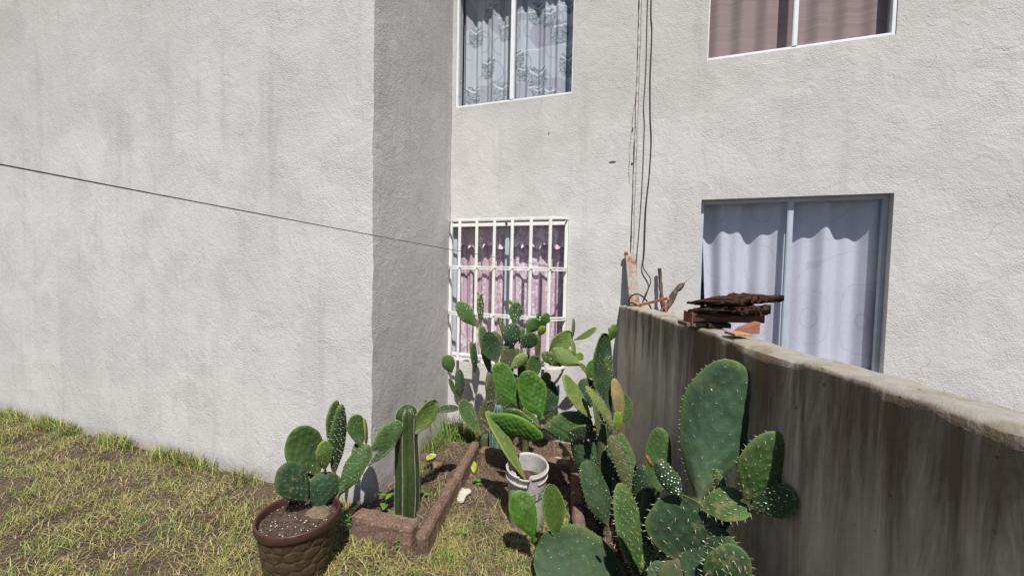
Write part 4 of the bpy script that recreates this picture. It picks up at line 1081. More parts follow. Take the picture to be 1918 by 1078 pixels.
def ring(name, z, r0, r1, h, a0, a1):
    b = MB(); n = 60; V = []; F = []
    for k in range(n + 1):
        th = R(a0 + (a1 - a0) * k / n); c, s_ = math.cos(th), math.sin(th)
        V += [(r0 * c, r0 * s_, z), (r1 * c, r1 * s_, z - 0.002), (r1 * c, r1 * s_, z + h), (r0 * c, r0 * s_, z + h)]
        if k:
            a = (k - 1) * 4
            for j in range(4): F.append((a + j, a + (j + 1) % 4, a + 4 + (j + 1) % 4, a + 4 + j))
    F += [(3, 2, 1, 0), (n * 4, n * 4 + 1, n * 4 + 2, n * 4 + 3)]
    b.add(V, F); return b.build(name, M['bucket'], bk, bevel=0.0008)
ring('rim', 0.352, 0.110, 0.121, 0.006, 170, 246); ring('rim', 0.352, 0.110, 0.121, 0.006, 280, 420)
ring('ledge', 0.306, 0.109, 0.122, 0.006, 168, 268); ring('ledge', 0.306, 0.109, 0.1165, 0.005, 300, 400)
V, q = lathe([(0.0005, 0.268), (0.03, 0.272), (0.06, 0.264), (0.085, 0.268), (0.1075, 0.258)], 40, 0, 0, lambda i, r, z, th: (r, z + 0.006 * nz(math.cos(th) * r * 60, math.sin(th) * r * 60, 2)))
np_mesh('soil', V, q, M['pot_soil'], bk, True, False)
# outlined lettering wrapped round the bucket
def wrap_text(txt, size, th0, z0, slope, parent, mat, r=0.1085, bevel=0.0011):
    cu = bpy.data.curves.new('lettering', 'FONT'); cu.body = txt; cu.size = size; cu.fill_mode = 'NONE'; cu.bevel_depth = bevel; cu.resolution_u = 3; cu.bevel_resolution = 0
    tmp = bpy.data.objects.new('lettering_tmp', cu); col.objects.link(tmp)
    dg = bpy.context.evaluated_depsgraph_get(); dg.update()
    ev = tmp.evaluated_get(dg); me = bpy.data.meshes.new_from_object(ev)
    bpy.data.objects.remove(tmp)
    for v in me.vertices:
        x, y, z = v.co; zz_ = z0 + y * 1.25 + slope * x + 0.0
        rr = r + 0.0006 + z * 0.5 + (0.004 * (zz_ - 0.2))
        th = th0 + x / r
        v.co = (rr * math.cos(th), rr * math.sin(th), zz_)
    me.materials.append(mat)
    o = bpy.data.objects.new('lettering', me); col.objects.link(o); o.parent = parent
    return o
wrap_text('IFLEX', 0.056, R(266), 0.196, 0.16, bk, simple('grey_print', (0.045, 0.05, 0.065), 0.6), r=0.1082, bevel=0.0016)
M['print_pale'] = simple('pale_print', (0.36, 0.38, 0.40), 0.6)
wrap_text('TTE', 0.026, R(266), 0.262, 0.12, bk, M['print_pale'], r=0.1098, bevel=0.0007)
b = MB()
for k in range(14):
    th = R(276 + k * 2.0); z = 0.125 + 0.02 * math.sin(k * 0.5); rr = 0.1052
    b.add([(rr * math.cos(th), rr * math.sin(th), z), (rr * math.cos(th + .036), rr * math.sin(th + .036), z + .004), (rr * math.cos(th + .036), rr * math.sin(th + .036), z + .014), (rr * math.cos(th), rr * math.sin(th), z + .008)], [(0, 1, 2, 3)])
b.build('printed_swirl', simple('blue_print', (0.20, 0.30, 0.40), 0.6), bk)

# ------------------------------------------------------------------ brown pot
PX, PY = -0.995, 1.845
pot = empty('plant_pot', (PX, PY, 0)); tag(pot, 'brown plastic pot moulded with stone pattern below the left wall', 'plant pot')
M['pot'] = simple('brown_pot_plastic', (0.060, 0.042, 0.024), 0.5, 0.3, 25, 0.4, 120, 0.4)
M['pot_rim'] = simple('pot_rim_plastic', (0.062, 0.028, 0.021), 0.42, 0.15, 25, 0.0, 120, 0.4)
cells = []
rr_ = random.Random(4)
for row in range(5):
    cnt = 13
    for k in range(cnt):
        cells.append(((k + (row % 2) * 0.5 + rr_.uniform(-.2, .2)) / cnt, (row + 0.5 + rr_.uniform(-.15, .15)) / 5))
def stone(u, v):
    ds = []
    for (a, b_) in cells:
        du = abs(u - a); du = min(du, 1 - du)
        ds.append(math.hypot(du * 13, (v - b_) * 5))
    ds.sort(); return min(1.0, max(0.0, (ds[1] - ds[0]) / 0.30))
def pfn(i, r, z, th):
    v = z / 0.24
    if 0.01 < v < 0.98:
        st = stone((th / (2 * math.pi)) % 1, v)
        r += 0.007 * (st ** 0.5) - 0.004 + 0.0018 * nz(th * 30, z * 60)
    return r, z
prof = [(0.138 + (0.168 - 0.138) * k / 46, 0.24 * k / 46) for k in range(47)]
V, q = lathe(prof, 260, 0, 0, pfn)
np_mesh('body', V, q, M['pot'], pot, True, False)
prof = [(0.166, 0.236), (0.178, 0.240), (0.184, 0.252), (0.184, 0.278), (0.181, 0.283), (0.174, 0.281), (0.170, 0.270), (0.166, 0.225)]
V, q = lathe(prof, 120, 0, 0); np_mesh('rim', V, q, M['pot_rim'], pot, True, False)
V, q = lathe([(0.0005, 0.245), (0.04, 0.25), (0.08, 0.246), (0.12, 0.242), (0.15, 0.246), (0.170, 0.240)], 80, 0, 0, lambda i, r, z, th: (r, z + 0.010 * nz(math.cos(th) * r * 45, math.sin(th) * r * 45, 2)))
np_mesh('soil', V, q, M['pot_soil'], pot, True, False)
mb = MB()
for k in range(95):
    a = rr_.uniform(0, 6.283); r = 0.16 * math.sqrt(rr_.random()); s_ = rr_.uniform(0.0015, 0.0042)
    mb.add([(r * math.cos(a) + c[0] * s_, r * math.sin(a) + c[1] * s_, 0.252 + c[2] * s_ * 0.7 + 0.008 * nz(math.cos(a) * r * 45, math.sin(a) * r * 45, 2)) for c in OCT], OCF)
o = mb.build('perlite', simple('perlite', (0.55, 0.50, 0.44), .9, .3, 40), pot); o['kind'] = 'stuff'
# sandy mound at the foot of the first pad
V, q = lathe([(0.0005, 0.268), (0.02, 0.266), (0.04, 0.259), (0.062, 0.24)], 40, 0.062, 0.055, lambda i, r, z, th: (r * (1 + 0.15 * nz(math.cos(th) * 3, math.sin(th) * 3)), z + 0.014 * nz(math.cos(th) * r * 60, math.sin(th) * r * 60, 7)))
np_mesh('sand_mound', V, q, simple('sand', (0.17, 0.125, 0.09), 0.95, 0.25, 60, 0.9, 150, 0.1), pot, True, False)

# ------------------------------------------------------------------ cables, wire
def fpt(t, z, p): v = FM @ Vector((t, -p, z)); return v
def smooth_path(P, n=8):
    P = [Vector(p) for p in P]; out = []
    for i in range(len(P) - 1):
        p0 = P[max(i - 1, 0)]; p1 = P[i]; p2 = P[i + 1]; p3 = P[min(i + 2, len(P) - 1)]
        for k in range(n):
            t = k / n
            out.append(0.5 * ((2 * p1) + (p2 - p0) * t + (2 * p0 - 5 * p1 + 4 * p2 - p3) * t * t + (3 * p1 - p0 - 3 * p2 + p3) * t ** 3))
    out.append(P[-1]); return out
M['cable'] = simple('black_cable', (0.028, 0.026, 0.028), 0.5, 0.2, 20)
M['cable_grey'] = simple('grey_cable', (0.10, 0.095, 0.10), 0.55, 0.2, 20)
b = MB(); b.tube(smooth_path([fpt(t, z, 0.006) for t, z in ((1.646, 5.8), (1.644, 4.4), (1.646, 3.493), (1.651, 3.0), (1.644, 2.724), (1.654, 2.562), (1.652, 2.117), (1.640, 1.75), (1.63, 1.55), (1.632, 1.23))]), 0.0032, 7)
tag(b.build('cable', M['cable_grey'], smooth=True), 'thin grey cable hanging down the wall just right of the joint', 'cable')
b = MB(); b.tube(smooth_path([fpt(t, z, p) for t, z, p in ((1.660, 5.8, .006), (1.676, 4.4, .006), (1.672, 3.487, .006), (1.684, 3.274, .006), (1.684, 2.918, .006), (1.694, 2.638, .006), (1.707, 2.457, .006), (1.701, 2.195, .006), (1.686, 1.952, .014), (1.685, 1.625, .016), (1.681, 1.501, .02), (1.739, 1.399, .03), (1.697, 1.274, .05), (1.680, 1.212, .07))]), 0.0040, 7)
tag(b.build('cable', M['cable'], smooth=True), 'thicker black cable right of the grey one, kinked above the garden wall', 'cable')
b = MB(); b.tube(smooth_path([(0.872, 2.93, 1.216), (0.868, 2.93, 1.262), (0.890, 2.92, 1.292), (0.925, 2.91, 1.300), (0.960, 2.90, 1.280), (0.995, 2.90, 1.241), (1.035, 2.90, 1.175)]), 0.0058, 7)
tag(b.build('cable_loop', M['cable'], smooth=True), 'short loop of black cable around the rusty post on the garden wall', 'cable')
P0 = fpt(0.965, 1.492, 0.145); P1 = Vector((-0.649, 1.2, 1.598)); P2 = P0.lerp(P1, 1.75)
wp = [P0.lerp(P2, t) - Vector((0, 0, 0.035 * 4 * t * (1 - t) * 0.35)) for t in np.linspace(0, 1, 30)]
b = MB(); b.tube(wp, 0.0014, 6)
for k in range(10):
    a = k * 1.3; b.tube([P0 + Vector((-0.004 * k, 0.004 * math.cos(a) - 0.006, 0.004 * math.sin(a))), P0 + Vector((-0.004 * (k + 1), 0.004 * math.cos(a + 1.3) - 0.006, 0.004 * math.sin(a + 1.3)))], 0.0022, 5)
tag(b.build('clothes_line', simple('wire', (0.07, 0.065, 0.06), 0.5, 0.2, 20, metal=0.4), smooth=True), 'thin dark wire stretched from the window grille across the bay wall', 'wire')

# ------------------------------------------------------------------ things on and behind the garden wall
def mk_post():
    t = NT('rusty_painted_post'); n1 = t.noise(14, 6, 0.7); n2 = t.noise(55, 5, 0.65)
    c = t.mix(t.ramp(n2, [(0.4, 0.0), (0.65, 1.0)]), (0.34, 0.32, 0.27), (0.25, 0.235, 0.20))
    c = t.mix(t.ramp(n1, [(0.50, 0.0), (0.58, 1.0)]), c, (0.24, 0.105, 0.045))
    return t.fin(c, 0.75, t.bump(n2, 0.6, 0.004), 0.3)
M['post'] = mk_post()
pa = fpt(1.572, 1.600, 0.006); pb = Vector((0.918, 2.985, 1.207))
pr_ = empty('metal_post', pb); tag(pr_, 'rusty grey painted metal post leaning on the wall from the garden wall end', 'post')
def oriented(a, bpt, w, d, face):
    a = Vector(a); bpt = Vector(bpt); u = (bpt - a).normalized(); f = Vector(face); f = (f - u * f.dot(u)).normalized(); s_ = u.cross(f)
    return a, u, s_, f, (bpt - a).length
a, u, s_, f, L = oriented(pb, pa, 0, 0, (0.05, -1, 0))
b = MB(); w = 0.039; d = 0.03
V = []; F = []; n = 24
for k in range(n + 1):
    z = L * k / n; j = 0.0015 * nz(z * 30, 1)
    V += [a + u * z - s_ * (w + j) + f * d, a + u * z + s_ * (w + j) + f * d, a + u * z + s_ * w, a + u * z - s_ * w]
    if k:
        q0 = (k - 1) * 4
        for j in range(4): F.append((q0 + j, q0 + (j + 1) % 4, q0 + 4 + (j + 1) % 4, q0 + 4 + j))
F += [(3, 2, 1, 0), (n * 4, n * 4 + 1, n * 4 + 2, n * 4 + 3)]
b.add(V, F); b.build('shaft', M['post'], pr_, world=True, bevel=0.004)
b = MB(); b.tube([a + u * (L - .004) - s_ * .045 + f * .02, a + u * (L - .004) - s_ * .02 + f * .028], .014, 8)
b.build('rolled_end', simple('rust_dark', (0.17, 0.07, 0.035), 0.9, 0.4, 60), pr_, world=True)

def limb(name, pts, rad, mat, n=10, parent=None, rough=0.18, seg=6):
    pts = smooth_path(pts, seg); k = len(pts); V = []; F = []
    rr = np.interp(np.linspace(0, 1, k), np.linspace(0, 1, len(rad)), rad)
    b = MB(); b.tube(pts, list(rr), n)
    for i, v in enumerate(b.v):
        p = Vector(v); c = pts[min(i // n, k - 1)]
        b.v[i] = tuple(c + (p - c) * (1 + rough * 2 * nz(p.x * 40, p.y * 40, p.z * 22)))
    return b.build(name, mat, parent, smooth=True, world=parent is not None)
def mk_wood(name, c0, c1, grain=(60, 60, 9)):
    t = NT(name); n1 = t.noise(1.0, 6, 0.65, t.mapping(grain)); n2 = t.noise(30, 5, 0.6)
    c = t.mix(t.ramp(n1, [(0.38, 0.0), (0.62, 1.0)]), c0, c1)
    c = t.mix(t.math('MULTIPLY', t.ramp(n2, [(0.52, 0.0), (0.68, 1.0)]), 0.5), c, tuple(x * 0.4 for x in c0))
    return t.fin(c, 0.9, t.bump(n1, 0.8, 0.006), 0.15)
M['bark'] = mk_wood('dark_bark', (0.055, 0.040, 0.032), (0.17, 0.135, 0.115))
M['charred'] = mk_wood('rotten_wood', (0.014, 0.009, 0.007), (0.075, 0.036, 0.023), (7, 120, 120))
M['plank'] = mk_wood('grey_plank', (0.11, 0.09, 0.065), (0.20, 0.165, 0.12))
M['orange_wood'] = mk_wood('orange_wood', (0.50, 0.18, 0.075), (0.60, 0.27, 0.13))
M['pale_wood'] = mk_wood('pale_wood', (0.34, 0.19, 0.10), (0.44, 0.27, 0.16))
o = limb('stick', [fpt(1.825, 0.0, .26), fpt(1.822, 0.6, .17), fpt(1.832, 1.15, .08), fpt(1.815, 1.30, .06), fpt(1.808, 1.40, .05), fpt(1.800, 1.495, .045)], [.022, .020, .018, .014, .012, .014], M['bark'], rough=.3)
tag(o, 'upright dark weathered stick leaning on the wall behind the garden wall', 'stick')
br = empty('branch', (1.04, 2.75, 0.0)); tag(br, 'forked dark branch with a thin pale twig rising behind the garden wall', 'branch')
limb('limb', [(1.03, 2.75, -0.02), (1.035, 2.75, 0.6), (1.047, 2.75, 1.128), (1.067, 2.75, 1.21), (1.105, 2.75, 1.262), (1.125, 2.75, 1.320), (1.178, 2.75, 1.379), (1.192, 2.75, 1.383)], [.024, .024, .023, .021, .020, .019, .016, .012], M['bark'], parent=br, rough=.3)
limb('twig', [(1.165, 2.752, 1.372), (1.205, 2.75, 1.408), (1.262, 2.75, 1.462)], [.0055, .0045, .002], simple('pale_twig', (0.36, 0.34, 0.32), 0.9), n=6, parent=br)
a, u, s_, f, L = oriented((0.932, 2.92, 1.216), (1.075, 2.72, 1.287), 0, 0, (0, -0.3, 1))
b = MB(); b.sweep([a, a + u * L * .5, a + u * L], 0.022, 0.020, f)
tag(b.build('wood_strip', M['orange_wood'], bevel=.002), 'bright orange wooden strip lying against the branch on the garden wall', 'wood strip')
b = MB(); b.tube(smooth_path([(1.052, 2.70, 1.268), (1.050, 2.70, 1.212), (1.060, 2.705, 1.165), (1.07, 2.71, 1.05)]), .0045, 6)
tag(b.build('orange_cord', simple('orange_plastic', (0.62, 0.17, 0.06), .5), smooth=True), 'short orange cord hanging below the forked branch', 'cord')

def slab(name, x0, x1, y0, y1, zc, th, mat, seed, ragged=0.05, curve=0.0, label=None, cat=None):
    nx, ny = 44, 16; top = []; bot = []
    for i in range(nx + 1):
        t = i / nx
        for j in range(ny + 1):
            v = j / ny - 0.5
            e0 = x0 + ragged * (abs(nz(j * 1.7 + seed, 2.0)) + 0.6 * (j % 2)) + ragged * 1.4 * (abs(v) * 2) ** 2
            e1 = x1 - ragged * (abs(nz(j * 1.9 + seed, 6.0)) + 0.5 * ((j + 1) % 2))
            x = e0 + (e1 - e0) * t; wv = (y1 - y0) * (0.82 + 0.18 * math.sin(min(1, t * 3) * 1.57)) + 0.03 * nz(t * 8 + seed, 3)
            y = (y0 + y1) / 2 + v * wv
            taper = min(1.0, 0.25 + t * 3.0)
            zb = zc + curve * (t - 0.5) + 0.010 * nz(t * 5 + seed, v * 3) + 0.012 * (v * 2) ** 2
            hh = th * taper * (0.75 + 0.5 * abs(nz(x * 22 + seed, y * 30)))
            top.append((x, y, zb + hh * 0.5 + 0.004 * nz(x * 60, y * 60, seed))); bot.append((x, y, zb - hh * 0.5 + 0.006 * nz(x * 50, y * 50, seed + 4)))
    q = grid_quads(nx + 1, ny + 1); N1 = len(top); br_ = []
    for i in range(nx):
        for j in (0, ny):
            a_ = i * (ny + 1) + j; c_ = a_ + ny + 1
            br_.append((a_, c_, c_ + N1, a_ + N1) if j else (c_, a_, a_ + N1, c_ + N1))
    for j in range(ny):
        for i in (0, nx):
            a_ = i * (ny + 1) + j; c_ = a_ + 1
            br_.append((c_, a_, a_ + N1, c_ + N1) if i == nx else (a_, c_, c_ + N1, a_ + N1))
    o = np_mesh(name, top + bot, np.concatenate([q, q[:, ::-1] + N1, np.array(br_)]), mat, smooth=False)
    return tag(o, label, cat)
b = MB(); b.box(0.800, 0.905, 1.80, 1.905, 1.2135, 1.232)
tag(b.build('plank', M['plank'], bevel=.003), 'short grey brown plank end under the brown channel on the garden wall', 'plank')
b = MB(); b.box(0.880, 0.985, 1.775, 1.90, 1.2330, 1.2365); b.box(0.885, 0.985, 1.77, 1.795, 1.2135, 1.2330)
tag(b.build('wood_block', M['charred'], bevel=.003), 'small black wooden block wedged between channel and garden wall', 'block')
ch = empty('channel', (0.83, 1.84, 1.24)); tag(ch, 'rusty brown metal channel lying across the garden wall under rotten wood', 'metal channel')
M['channel'] = simple('brown_channel', (0.095, 0.036, 0.024), 0.5, 0.35, 18, 0.3, 60, 0.4)
b = MB(); b.box(0.822, 1.15, 1.795, 1.801, 1.237, 1.272); b.box(0.822, 1.15, 1.801, 1.868, 1.237, 1.243); b.box(0.822, 1.15, 1.868, 1.874, 1.237, 1.272)
b.build('channel_body', M['channel'], ch, world=True, bevel=.002)
b = MB(); b.box(0.816, 0.823, 1.788, 1.880, 1.228, 1.281); b.build('end_plate', simple('rusty_end', (0.24, 0.095, 0.06), .85, .3, 50, .5, 60), ch, world=True, bevel=.004)
slab('rotten_board', 0.800, 1.14, 1.70, 1.90, 1.290, 0.040, M['charred'], 3.0, 0.11, 0.012, 'lower black rotten board with splintered end lying on the channel', 'board')
slab('rotten_board', 0.806, 1.19, 1.72, 1.93, 1.334, 0.030, M['charred'], 9.0, 0.10, 0.026, 'upper brown rotten board on top of the black splintered one', 'board')
b = MB(); b.add([(0.925, 1.62, 1.213), (1.02, 1.62, 1.213), (1.02, 1.62, 1.262), (0.95, 1.62, 1.236), (0.925, 1.66, 1.213), (1.02, 1.66, 1.213), (1.02, 1.66, 1.262), (0.95, 1.66, 1.236)], [(0, 1, 2, 3), (7, 6, 5, 4), (0, 4, 5, 1), (1, 5, 6, 2), (2, 6, 7, 3), (3, 7, 4, 0)])
tag(b.build('tile_shard', simple('terracotta', (0.28, 0.12, 0.075), .85, .2, 30, .4, 80), bevel=.002), 'broken terracotta tile piece on the garden wall under the boards', 'tile')
b = MB(); b.box(0.862, 0.925, 1.52, 1.60, 1.2165, 1.227)
tag(b.build('wood_chip', M['pale_wood'], bevel=.002), 'pale wood chip at the near edge of the garden wall top', 'wood chip')

# ------------------------------------------------------------------ grass, weeds and litter
def blades(name, pts, hrange, wrange, cols, lean, seed, flat=0.0, kind='stuff', label=None, parent=None):
    rs = np.random.default_rng(seed); n = len(pts)
    pts = np.asarray(pts); h = rs.uniform(*hrange, n); w = rs.uniform(*wrange, n); az = rs.uniform(0, 2 * np.pi, n)
    ln = rs.uniform(lean[0], lean[1], n) * h
    up = h * (1 - flat * rs.random(n))
    d = np.stack([np.cos(az), np.sin(az), np.zeros(n)], -1); sd = np.stack([-np.sin(az + rs.uniform(-.6, .6, n)), np.cos(az), np.zeros(n)], -1)
    z = np.array([0, 0, 1.])
    lev = []
    for t, ww in ((0, 1.0), (0.4, 0.9), (0.75, 0.6), (1.0, 0.08)):
        c = pts + d * (ln * t ** 1.8)[:, None] + z * (up * (t - 0.35 * t * t * np.minimum(1, ln / h)))[:, None]
        lev.append(c - sd * (w * ww / 2)[:, None]); lev.append(c + sd * (w * ww / 2)[:, None])
    V = np.stack(lev, 1).reshape(-1, 3); b0 = np.arange(n)[:, None] * 8
    q = np.concatenate([b0 + np.array([0, 1, 3, 2]), b0 + np.array([2, 3, 5, 4]), b0 + np.array([4, 5, 7, 6])], 0)
    o = np_mesh(name, V, q, M['blade'], parent, False, parent is not None)
    cols = np.asarray(cols); ci = rs.integers(0, len(cols), n); c = cols[ci] * rs.uniform(0.7, 1.3, n)[:, None]
    c8 = np.repeat(c, 8, 0); set_col(o, 'Col', np.concatenate([c8, np.ones((len(c8), 1))], 1))
    if kind: o['kind'] = kind
    if label: o['label'] = label
    return o
DRY = [(0.33, 0.28, 0.09), (0.40, 0.35, 0.13), (0.24, 0.25, 0.065), (0.17, 0.22, 0.045), (0.44, 0.39, 0.18), (0.26, 0.20, 0.08)]
GREEN = [(0.10, 0.20, 0.03), (0.15, 0.25, 0.05), (0.20, 0.27, 0.06), (0.08, 0.15, 0.025)]
STRAW = [(0.34, 0.27, 0.16), (0.24, 0.17, 0.10), (0.42, 0.35, 0.22), (0.16, 0.11, 0.07)]
def row_x(y): return -0.428 + (y - 1.93) * 0.151           # left block row
def row_r(y): return 0.352 + (y - 1.79) * 0.118
def wall_y(x): return 2.338 - (x + 0.823) * 0.3486          # bay front wall
def inside_lawn(x, y):
    if y > wall_y(x) - 0.02 and x < -0.823: return 0
    if -0.86 < x < row_x(max(y, 1.93)) + 0.035 and y > 2.12 - 0.277 * (x + 0.832) - 0.055: return 0   # left bed
    if math.hypot(x - PX, y - PY) < 0.15: return 0
    if math.hypot(x - BX, y - BY) < 0.105: return 0
    if x > 0.80: return 0
    if x > -0.85 and y > 2.85 - (x + .2) * 0.3 : return 0
    dens = 1.0
    if x > row_r(y) - 0.03: dens = 0.12 if y > 1.7 else 0.5
    elif x > row_x(y): dens = max(0.05, min(1.0, (2.42 - y + 0.22 * nz(x * 4, y * 4)) / 0.30))
    return dens
pd = []; pg = []; ps = []
r5 = random.Random(11)
while len(pd) < 50000:
    x = r5.uniform(-5.6, 0.82); y = r5.uniform(1.25, 4.3)
    if x < -1.4 and r5.random() < 0.45: continue
    dn = inside_lawn(x, y)
    if dn and r5.random() < dn * (0.50 + 0.9 * nz(x * 5, y * 5, 9)): pd.append((x, y, ground_h(x, y) - 0.004))
while len(pg) < 8000:
    x = r5.uniform(-5.6, 0.82); y = r5.uniform(1.25, 4.3)
    dn = inside_lawn(x, y)
    if dn and r5.random() < dn * max(0, 0.25 + 1.3 * nz(x * 6, y * 6, 2)): pg.append((x, y, ground_h(x, y) - 0.004))
while len(ps) < 9500:
    x = r5.uniform(-0.9, 0.82); y = r5.uniform(1.8, 3.45)
    if x < -0.55 and y < 2.1: continue
    ps.append((x, y, ground_h(x, y) + 0.004))
edge_pts = []
while len(edge_pts) < 2600:
    x = r5.uniform(-5.4, -0.95); y = wall_y(x) - abs(r5.gauss(0, 0.05)) - 0.01
    if nz(x * 3.0, 5.5) + 0.25 > r5.random() * 0.8 and math.hypot(x - PX, y - PY) > 0.19: edge_pts.append((x, y, ground_h(x, y) - 0.004))
blades('wall_grass', edge_pts, (0.05, 0.15), (0.002, 0.0045), GREEN + DRY, (0.2, 0.9), 6, 0.15, label='taller grass growing along the foot of the bay wall')
blades('dry_grass', pd, (0.024, 0.072), (0.0016, 0.0034), DRY, (0.4, 1.6), 1, 0.45, label='matted dry yellow green grass')
blades('green_grass', pg, (0.028, 0.080), (0.0016, 0.0036), GREEN, (0.2, 1.1), 2, 0.2, label='fresh green grass blades among the dry turf')
while len(ps) < 24000:
    x = r5.uniform(-5.4, 0.5); y = r5.uniform(1.3, 4.2)
    if inside_lawn(x, y) > 0.3: ps.append((x, y, ground_h(x, y) + 0.005))
blades('straw_litter', ps, (0.012, 0.055), (0.0010, 0.0026), STRAW, (0.9, 1.3), 3, 0.97, label='straw and dead leaf litter on the soil')
# clods and gravel
mb = MB()
for k in range(2600):
    x = r5.uniform(-0.9, 0.82); y = r5.uniform(1.9, 3.5); s_ = r5.uniform(0.002, 0.008) * (1 if r5.random() < .93 else 1.8)
    zc = ground_h(x, y)
    a_ = r5.uniform(0, 3)
    mb.add([(x + s_ * (c[0] * math.cos(a_) - c[1] * math.sin(a_)) * r5.uniform(.7, 1.2), y + s_ * (c[0] * math.sin(a_) + c[1] * math.cos(a_)) * r5.uniform(.7, 1.2), zc + s_ * c[2] * .7) for c in OCT], OCF)
o = mb.build('soil_clods', simple('clods', (0.17, 0.115, 0.08), .95, .5, 8)); tag(o, 'loose clods and grit on the soil', kind='stuff')
# upright grass tufts near the house corner
def tuft(x, y, n, h0, h1, spread, label, seed):
    rs = np.random.default_rng(seed)
    P = [(x + rs.normal(0, spread), y + rs.normal(0, spread * .8), ground_h(x, y) - .005) for _ in range(n)]
    o = blades('grass_tuft', P, (h0, h1), (0.0026, 0.0062), GREEN, (0.15, 0.65), seed, 0.1, kind=None)
    return tag(o, label, 'grass tuft', 'green grass tufts at the foot of the house')
tuft(-0.475, 3.25, 230, 0.08, 0.27, 0.085, 'tall green grass tuft in the inner corner of the house', 21)
tuft(-0.59, 3.06, 110, 0.05, 0.18, 0.055, 'thin green grass growing along the bay side wall', 22)
tuft(-0.33, 3.26, 130, 0.05, 0.15, 0.040, 'low green grass in the bed below the barred window', 23)
tuft(-0.56, 2.74, 40, 0.04, 0.12, 0.035, 'sparse grass blades beside the columnar cactus top', 24)
tuft(-0.47, 2.42, 36, 0.03, 0.10, 0.05, 'sparse grass blades inside the left bed near its front', 25)
tuft(-0.33, 1.90, 60, 0.04, 0.11, 0.035, 'green grass tuft at the near end of the left block row', 26)
tuft(0.30, 2.12, 50, 0.04, 0.12, 0.045, 'green grass beside the near right block', 27)
tuft(0.56, 2.32, 60, 0.05, 0.13, 0.05, 'shaded grass under the dark spotted cactus', 28)
# leafy weeds
M['leaf'] = simple('weed_leaf', (0.085, 0.19, 0.03), 0.5, 0.25, 40)
M['leaf_yellow'] = simple('yellow_leaf', (0.30, 0.33, 0.05), 0.55, 0.3, 30)
def leaf_shape(b, p, d, up, L, W, n=6, fold=0.18):
    p = Vector(p); d = Vector(d).normalized(); s_ = d.cross(Vector(up)).normalized(); u = s_.cross(d)
    V = []; F = []
    for i in range(n + 1):
        t = i / n; w = W * math.sin(math.pi * t ** 0.8) ** 0.8 * 0.5 if 0 < t < 1 else 0.0006
        c = p + d * L * t - u * 0.25 * L * t * t
        V += [c - s_ * w + u * w * fold, c, c + s_ * w + u * w * fold]
        if i:
            a_ = (i - 1) * 3; F += [(a_, a_ + 1, a_ + 4, a_ + 3), (a_ + 1, a_ + 2, a_ + 5, a_ + 4)]
    b.add(V, F)
def weed(x, y, h, nl, L, W, label, seed, mat='leaf', z=None):
    rs = random.Random(seed); z0 = ground_h(x, y) if z is None else z
    root = empty('weed', (x, y, z0)); tag(root, label, 'weed', 'small leafy weeds in the garden')
    st = MB(); st.tube([(x, y, z0 - .01), (x + .004, y, z0 + h * .5), (x + rs.uniform(-.01, .01), y, z0 + h)], [.0018, .0014, .0008], 5)
    st.build('stalk', M[mat], root, world=True)
    for k in range(nl):
        b = MB(); t = (k + 1) / nl; az = k * 2.4 + rs.uniform(-.3, .3)
        leaf_shape(b, (x + .002, y, z0 + h * t), (math.cos(az), math.sin(az), 0.35), (0, 0, 1), L * rs.uniform(.7, 1.15), W * rs.uniform(.8, 1.15))
        b.build('leaf', M[mat], root, world=True, smooth=True)
weed(-0.800, 2.235, 0.145, 7, 0.030, 0.020, 'bright weed sprouting behind the wide front block', 31)
weed(-0.700, 2.222, 0.13, 5, 0.062, 0.036, 'broad leaved seedling left of the columnar cactus base', 32)
weed(-0.862, 2.090, 0.10, 10, 0.024, 0.014, 'ferny weed climbing the left end of the wide front block', 33)
weed(-0.530, 2.42, 0.05, 3, 0.040, 0.030, 'small bright leaf pair right of the columnar cactus', 34)
weed(-0.565, 1.985, 0.055, 6, 0.022, 0.010, 'tiny green weed in front of the wide block', 35)
weed(-0.25, 2.12, 0.02, 6, 0.035, 0.028, 'flat clover like weed in the middle of the lawn', 36)
weed(-0.20, 2.62, 0.03, 5, 0.045, 0.036, 'pale weed on the bare soil left of the bucket', 37)
weed(-0.245, 3.16, 0.07, 8, 0.055, 0.032, 'low broad leaved weed under the tall cactus', 38)
weed(-0.44, 3.20, 0.07, 7, 0.045, 0.026, 'green broad leaved weed among the corner grass', 41)
weed(0.30, 2.42, 0.05, 6, 0.030, 0.016, 'small weed between bucket and right block row', 39)
weed(0.165, 2.235, 0.05, 5, 0.022, 0.013, 'green seedling growing inside the bucket', 40, z=0.268)
def loose_leaf(name, p, d, L, W, mat, label, cat):
    b = MB(); leaf_shape(b, p, d, (0.1, -0.2, 1), L, W, fold=.35); return tag(b.build(name, M[mat], smooth=True), label, cat)
loose_leaf('fallen_leaf', (-0.600, 2.86, 0.050), (0.6, 0.75, 0.25), 0.085, 0.055, 'leaf_yellow', 'curled yellow leaf on the soil behind the columnar cactus', 'leaf')
loose_leaf('fallen_leaf', (-0.245, 2.745, 0.02), (-.05, .9, .45), 0.13, 0.04, 'leaf_yellow', 'yellow green leaf leaning on the far left edging block', 'leaf')
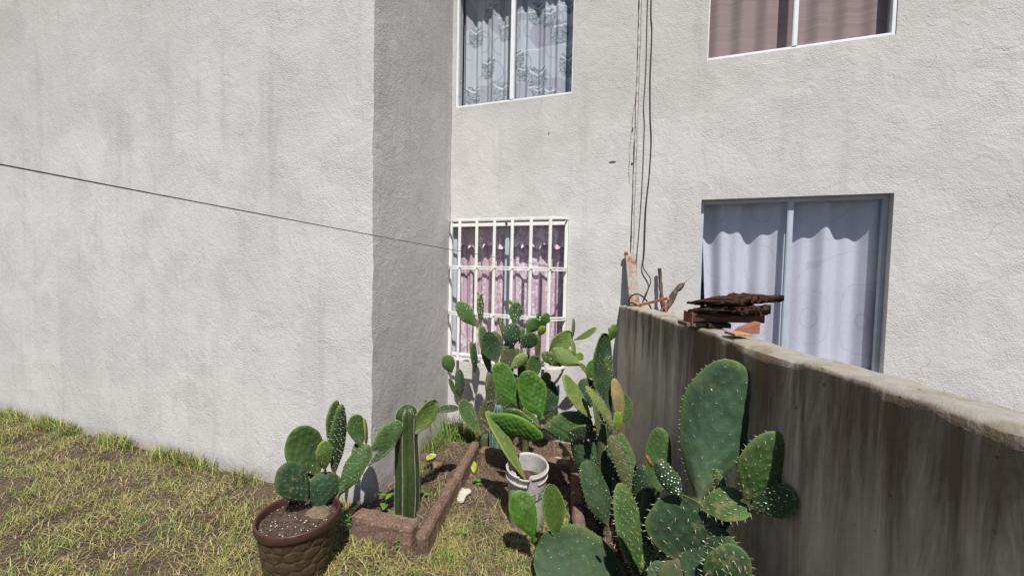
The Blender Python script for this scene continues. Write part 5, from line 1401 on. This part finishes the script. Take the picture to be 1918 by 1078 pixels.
# stones and shards
def stone_thing(name, p, s, mat, label, cat, seed):
    V = []; F = []; n, m_ = 10, 7
    for i in range(m_ + 1):
        for k in range(n):
            a_ = math.pi * i / m_; th = 2 * math.pi * k / n
            q = Vector((math.sin(a_) * math.cos(th), math.sin(a_) * math.sin(th), math.cos(a_)))
            r = 1 + 0.35 * nz(q.x * 1.6 + seed, q.y * 1.6, q.z * 1.6)
            V.append((p[0] + q.x * s[0] * r, p[1] + q.y * s[1] * r, p[2] + q.z * s[2] * r))
    for i in range(m_):
        for k in range(n): F.append((i * n + k, (i + 1) * n + k, (i + 1) * n + (k + 1) % n, i * n + (k + 1) % n))
    return tag(mesh_obj(name, V, F, mat, smooth=True), label, cat)
M['pale_stone'] = simple('pale_stone', (0.50, 0.46, 0.40), .9, .2, 40, .4, 80)
b = MB(); sh = [(-0.318, 2.420), (-0.300, 2.395), (-0.272, 2.405), (-0.262, 2.470), (-0.235, 2.505), (-0.250, 2.535), (-0.283, 2.530), (-0.296, 2.550), (-0.312, 2.500)]
nn = len(sh); b.add([(x, y, 0.022 + .05 * (y - 2.4)) for x, y in sh] + [(x, y, 0.010 + .05 * (y - 2.4)) for x, y in sh], [tuple(range(nn)), tuple(range(2 * nn - 1, nn - 1, -1))] + [(i, i + nn, (i + 1) % nn + nn, (i + 1) % nn) for i in range(nn)])
tag(b.build('plaster_shard', M['pale_stone'], bevel=.002), 'flat pale plaster shard on the bare soil beside the left block row', 'shard')
stone_thing('stone', (-0.52, 2.80, 0.045), (0.045, 0.035, 0.022), simple('brown_stone', (0.20, 0.115, 0.075), .9, .4, 50, .6, 70), 'reddish brown stone behind the columnar cactus', 'stone', 2)
stone_thing('stone', (-0.575, 2.955, 0.04), (0.030, 0.022, 0.014), M['pale_stone'], 'small pale pebble next to the yellow leaf', 'stone', 5)
stone_thing('stone', (0.36, 2.93, 0.035), (0.050, 0.035, 0.022), M['pale_stone'], 'pale stone on the soil behind the short right block', 'stone', 8)
stone_thing('stone', (-0.40, 3.36, 0.04), (0.045, 0.03, 0.025), simple('tan_stone', (0.32, 0.24, 0.17), .9, .3, 40, .4, 80), 'tan stone lying at the foot of the facade', 'stone', 11)
# pink clothes pegs
M['peg'] = simple('pink_plastic', (0.50, 0.24, 0.32), .5, .15, 30)
pg_ = empty('clothes_peg', (0.50, 2.335, 0.02)); tag(pg_, 'faded pink clothes peg on the soil right of the block row', 'clothes peg')
for d in (-1, 1):
    b = MB(); b.sweep([(0.522, 2.30, 0.022), (0.505 + .004 * d, 2.335, 0.026), (0.490 + .020 * d, 2.375, 0.024)], 0.009, 0.010); b.build('jaw', M['peg'], pg_, world=True, bevel=.001)
pg2 = empty('clothes_peg', (0.135, 2.18, 0.275)); tag(pg2, 'pink peg lying on the soil inside the white bucket', 'clothes peg')
for d in (-1, 1):
    b = MB(); b.sweep([(0.118, 2.185 + .01 * d, 0.282), (0.14, 2.185, 0.284), (0.156, 2.180 - .008 * d, 0.280)], 0.006, 0.006); b.build('jaw', M['peg'], pg2, world=True)
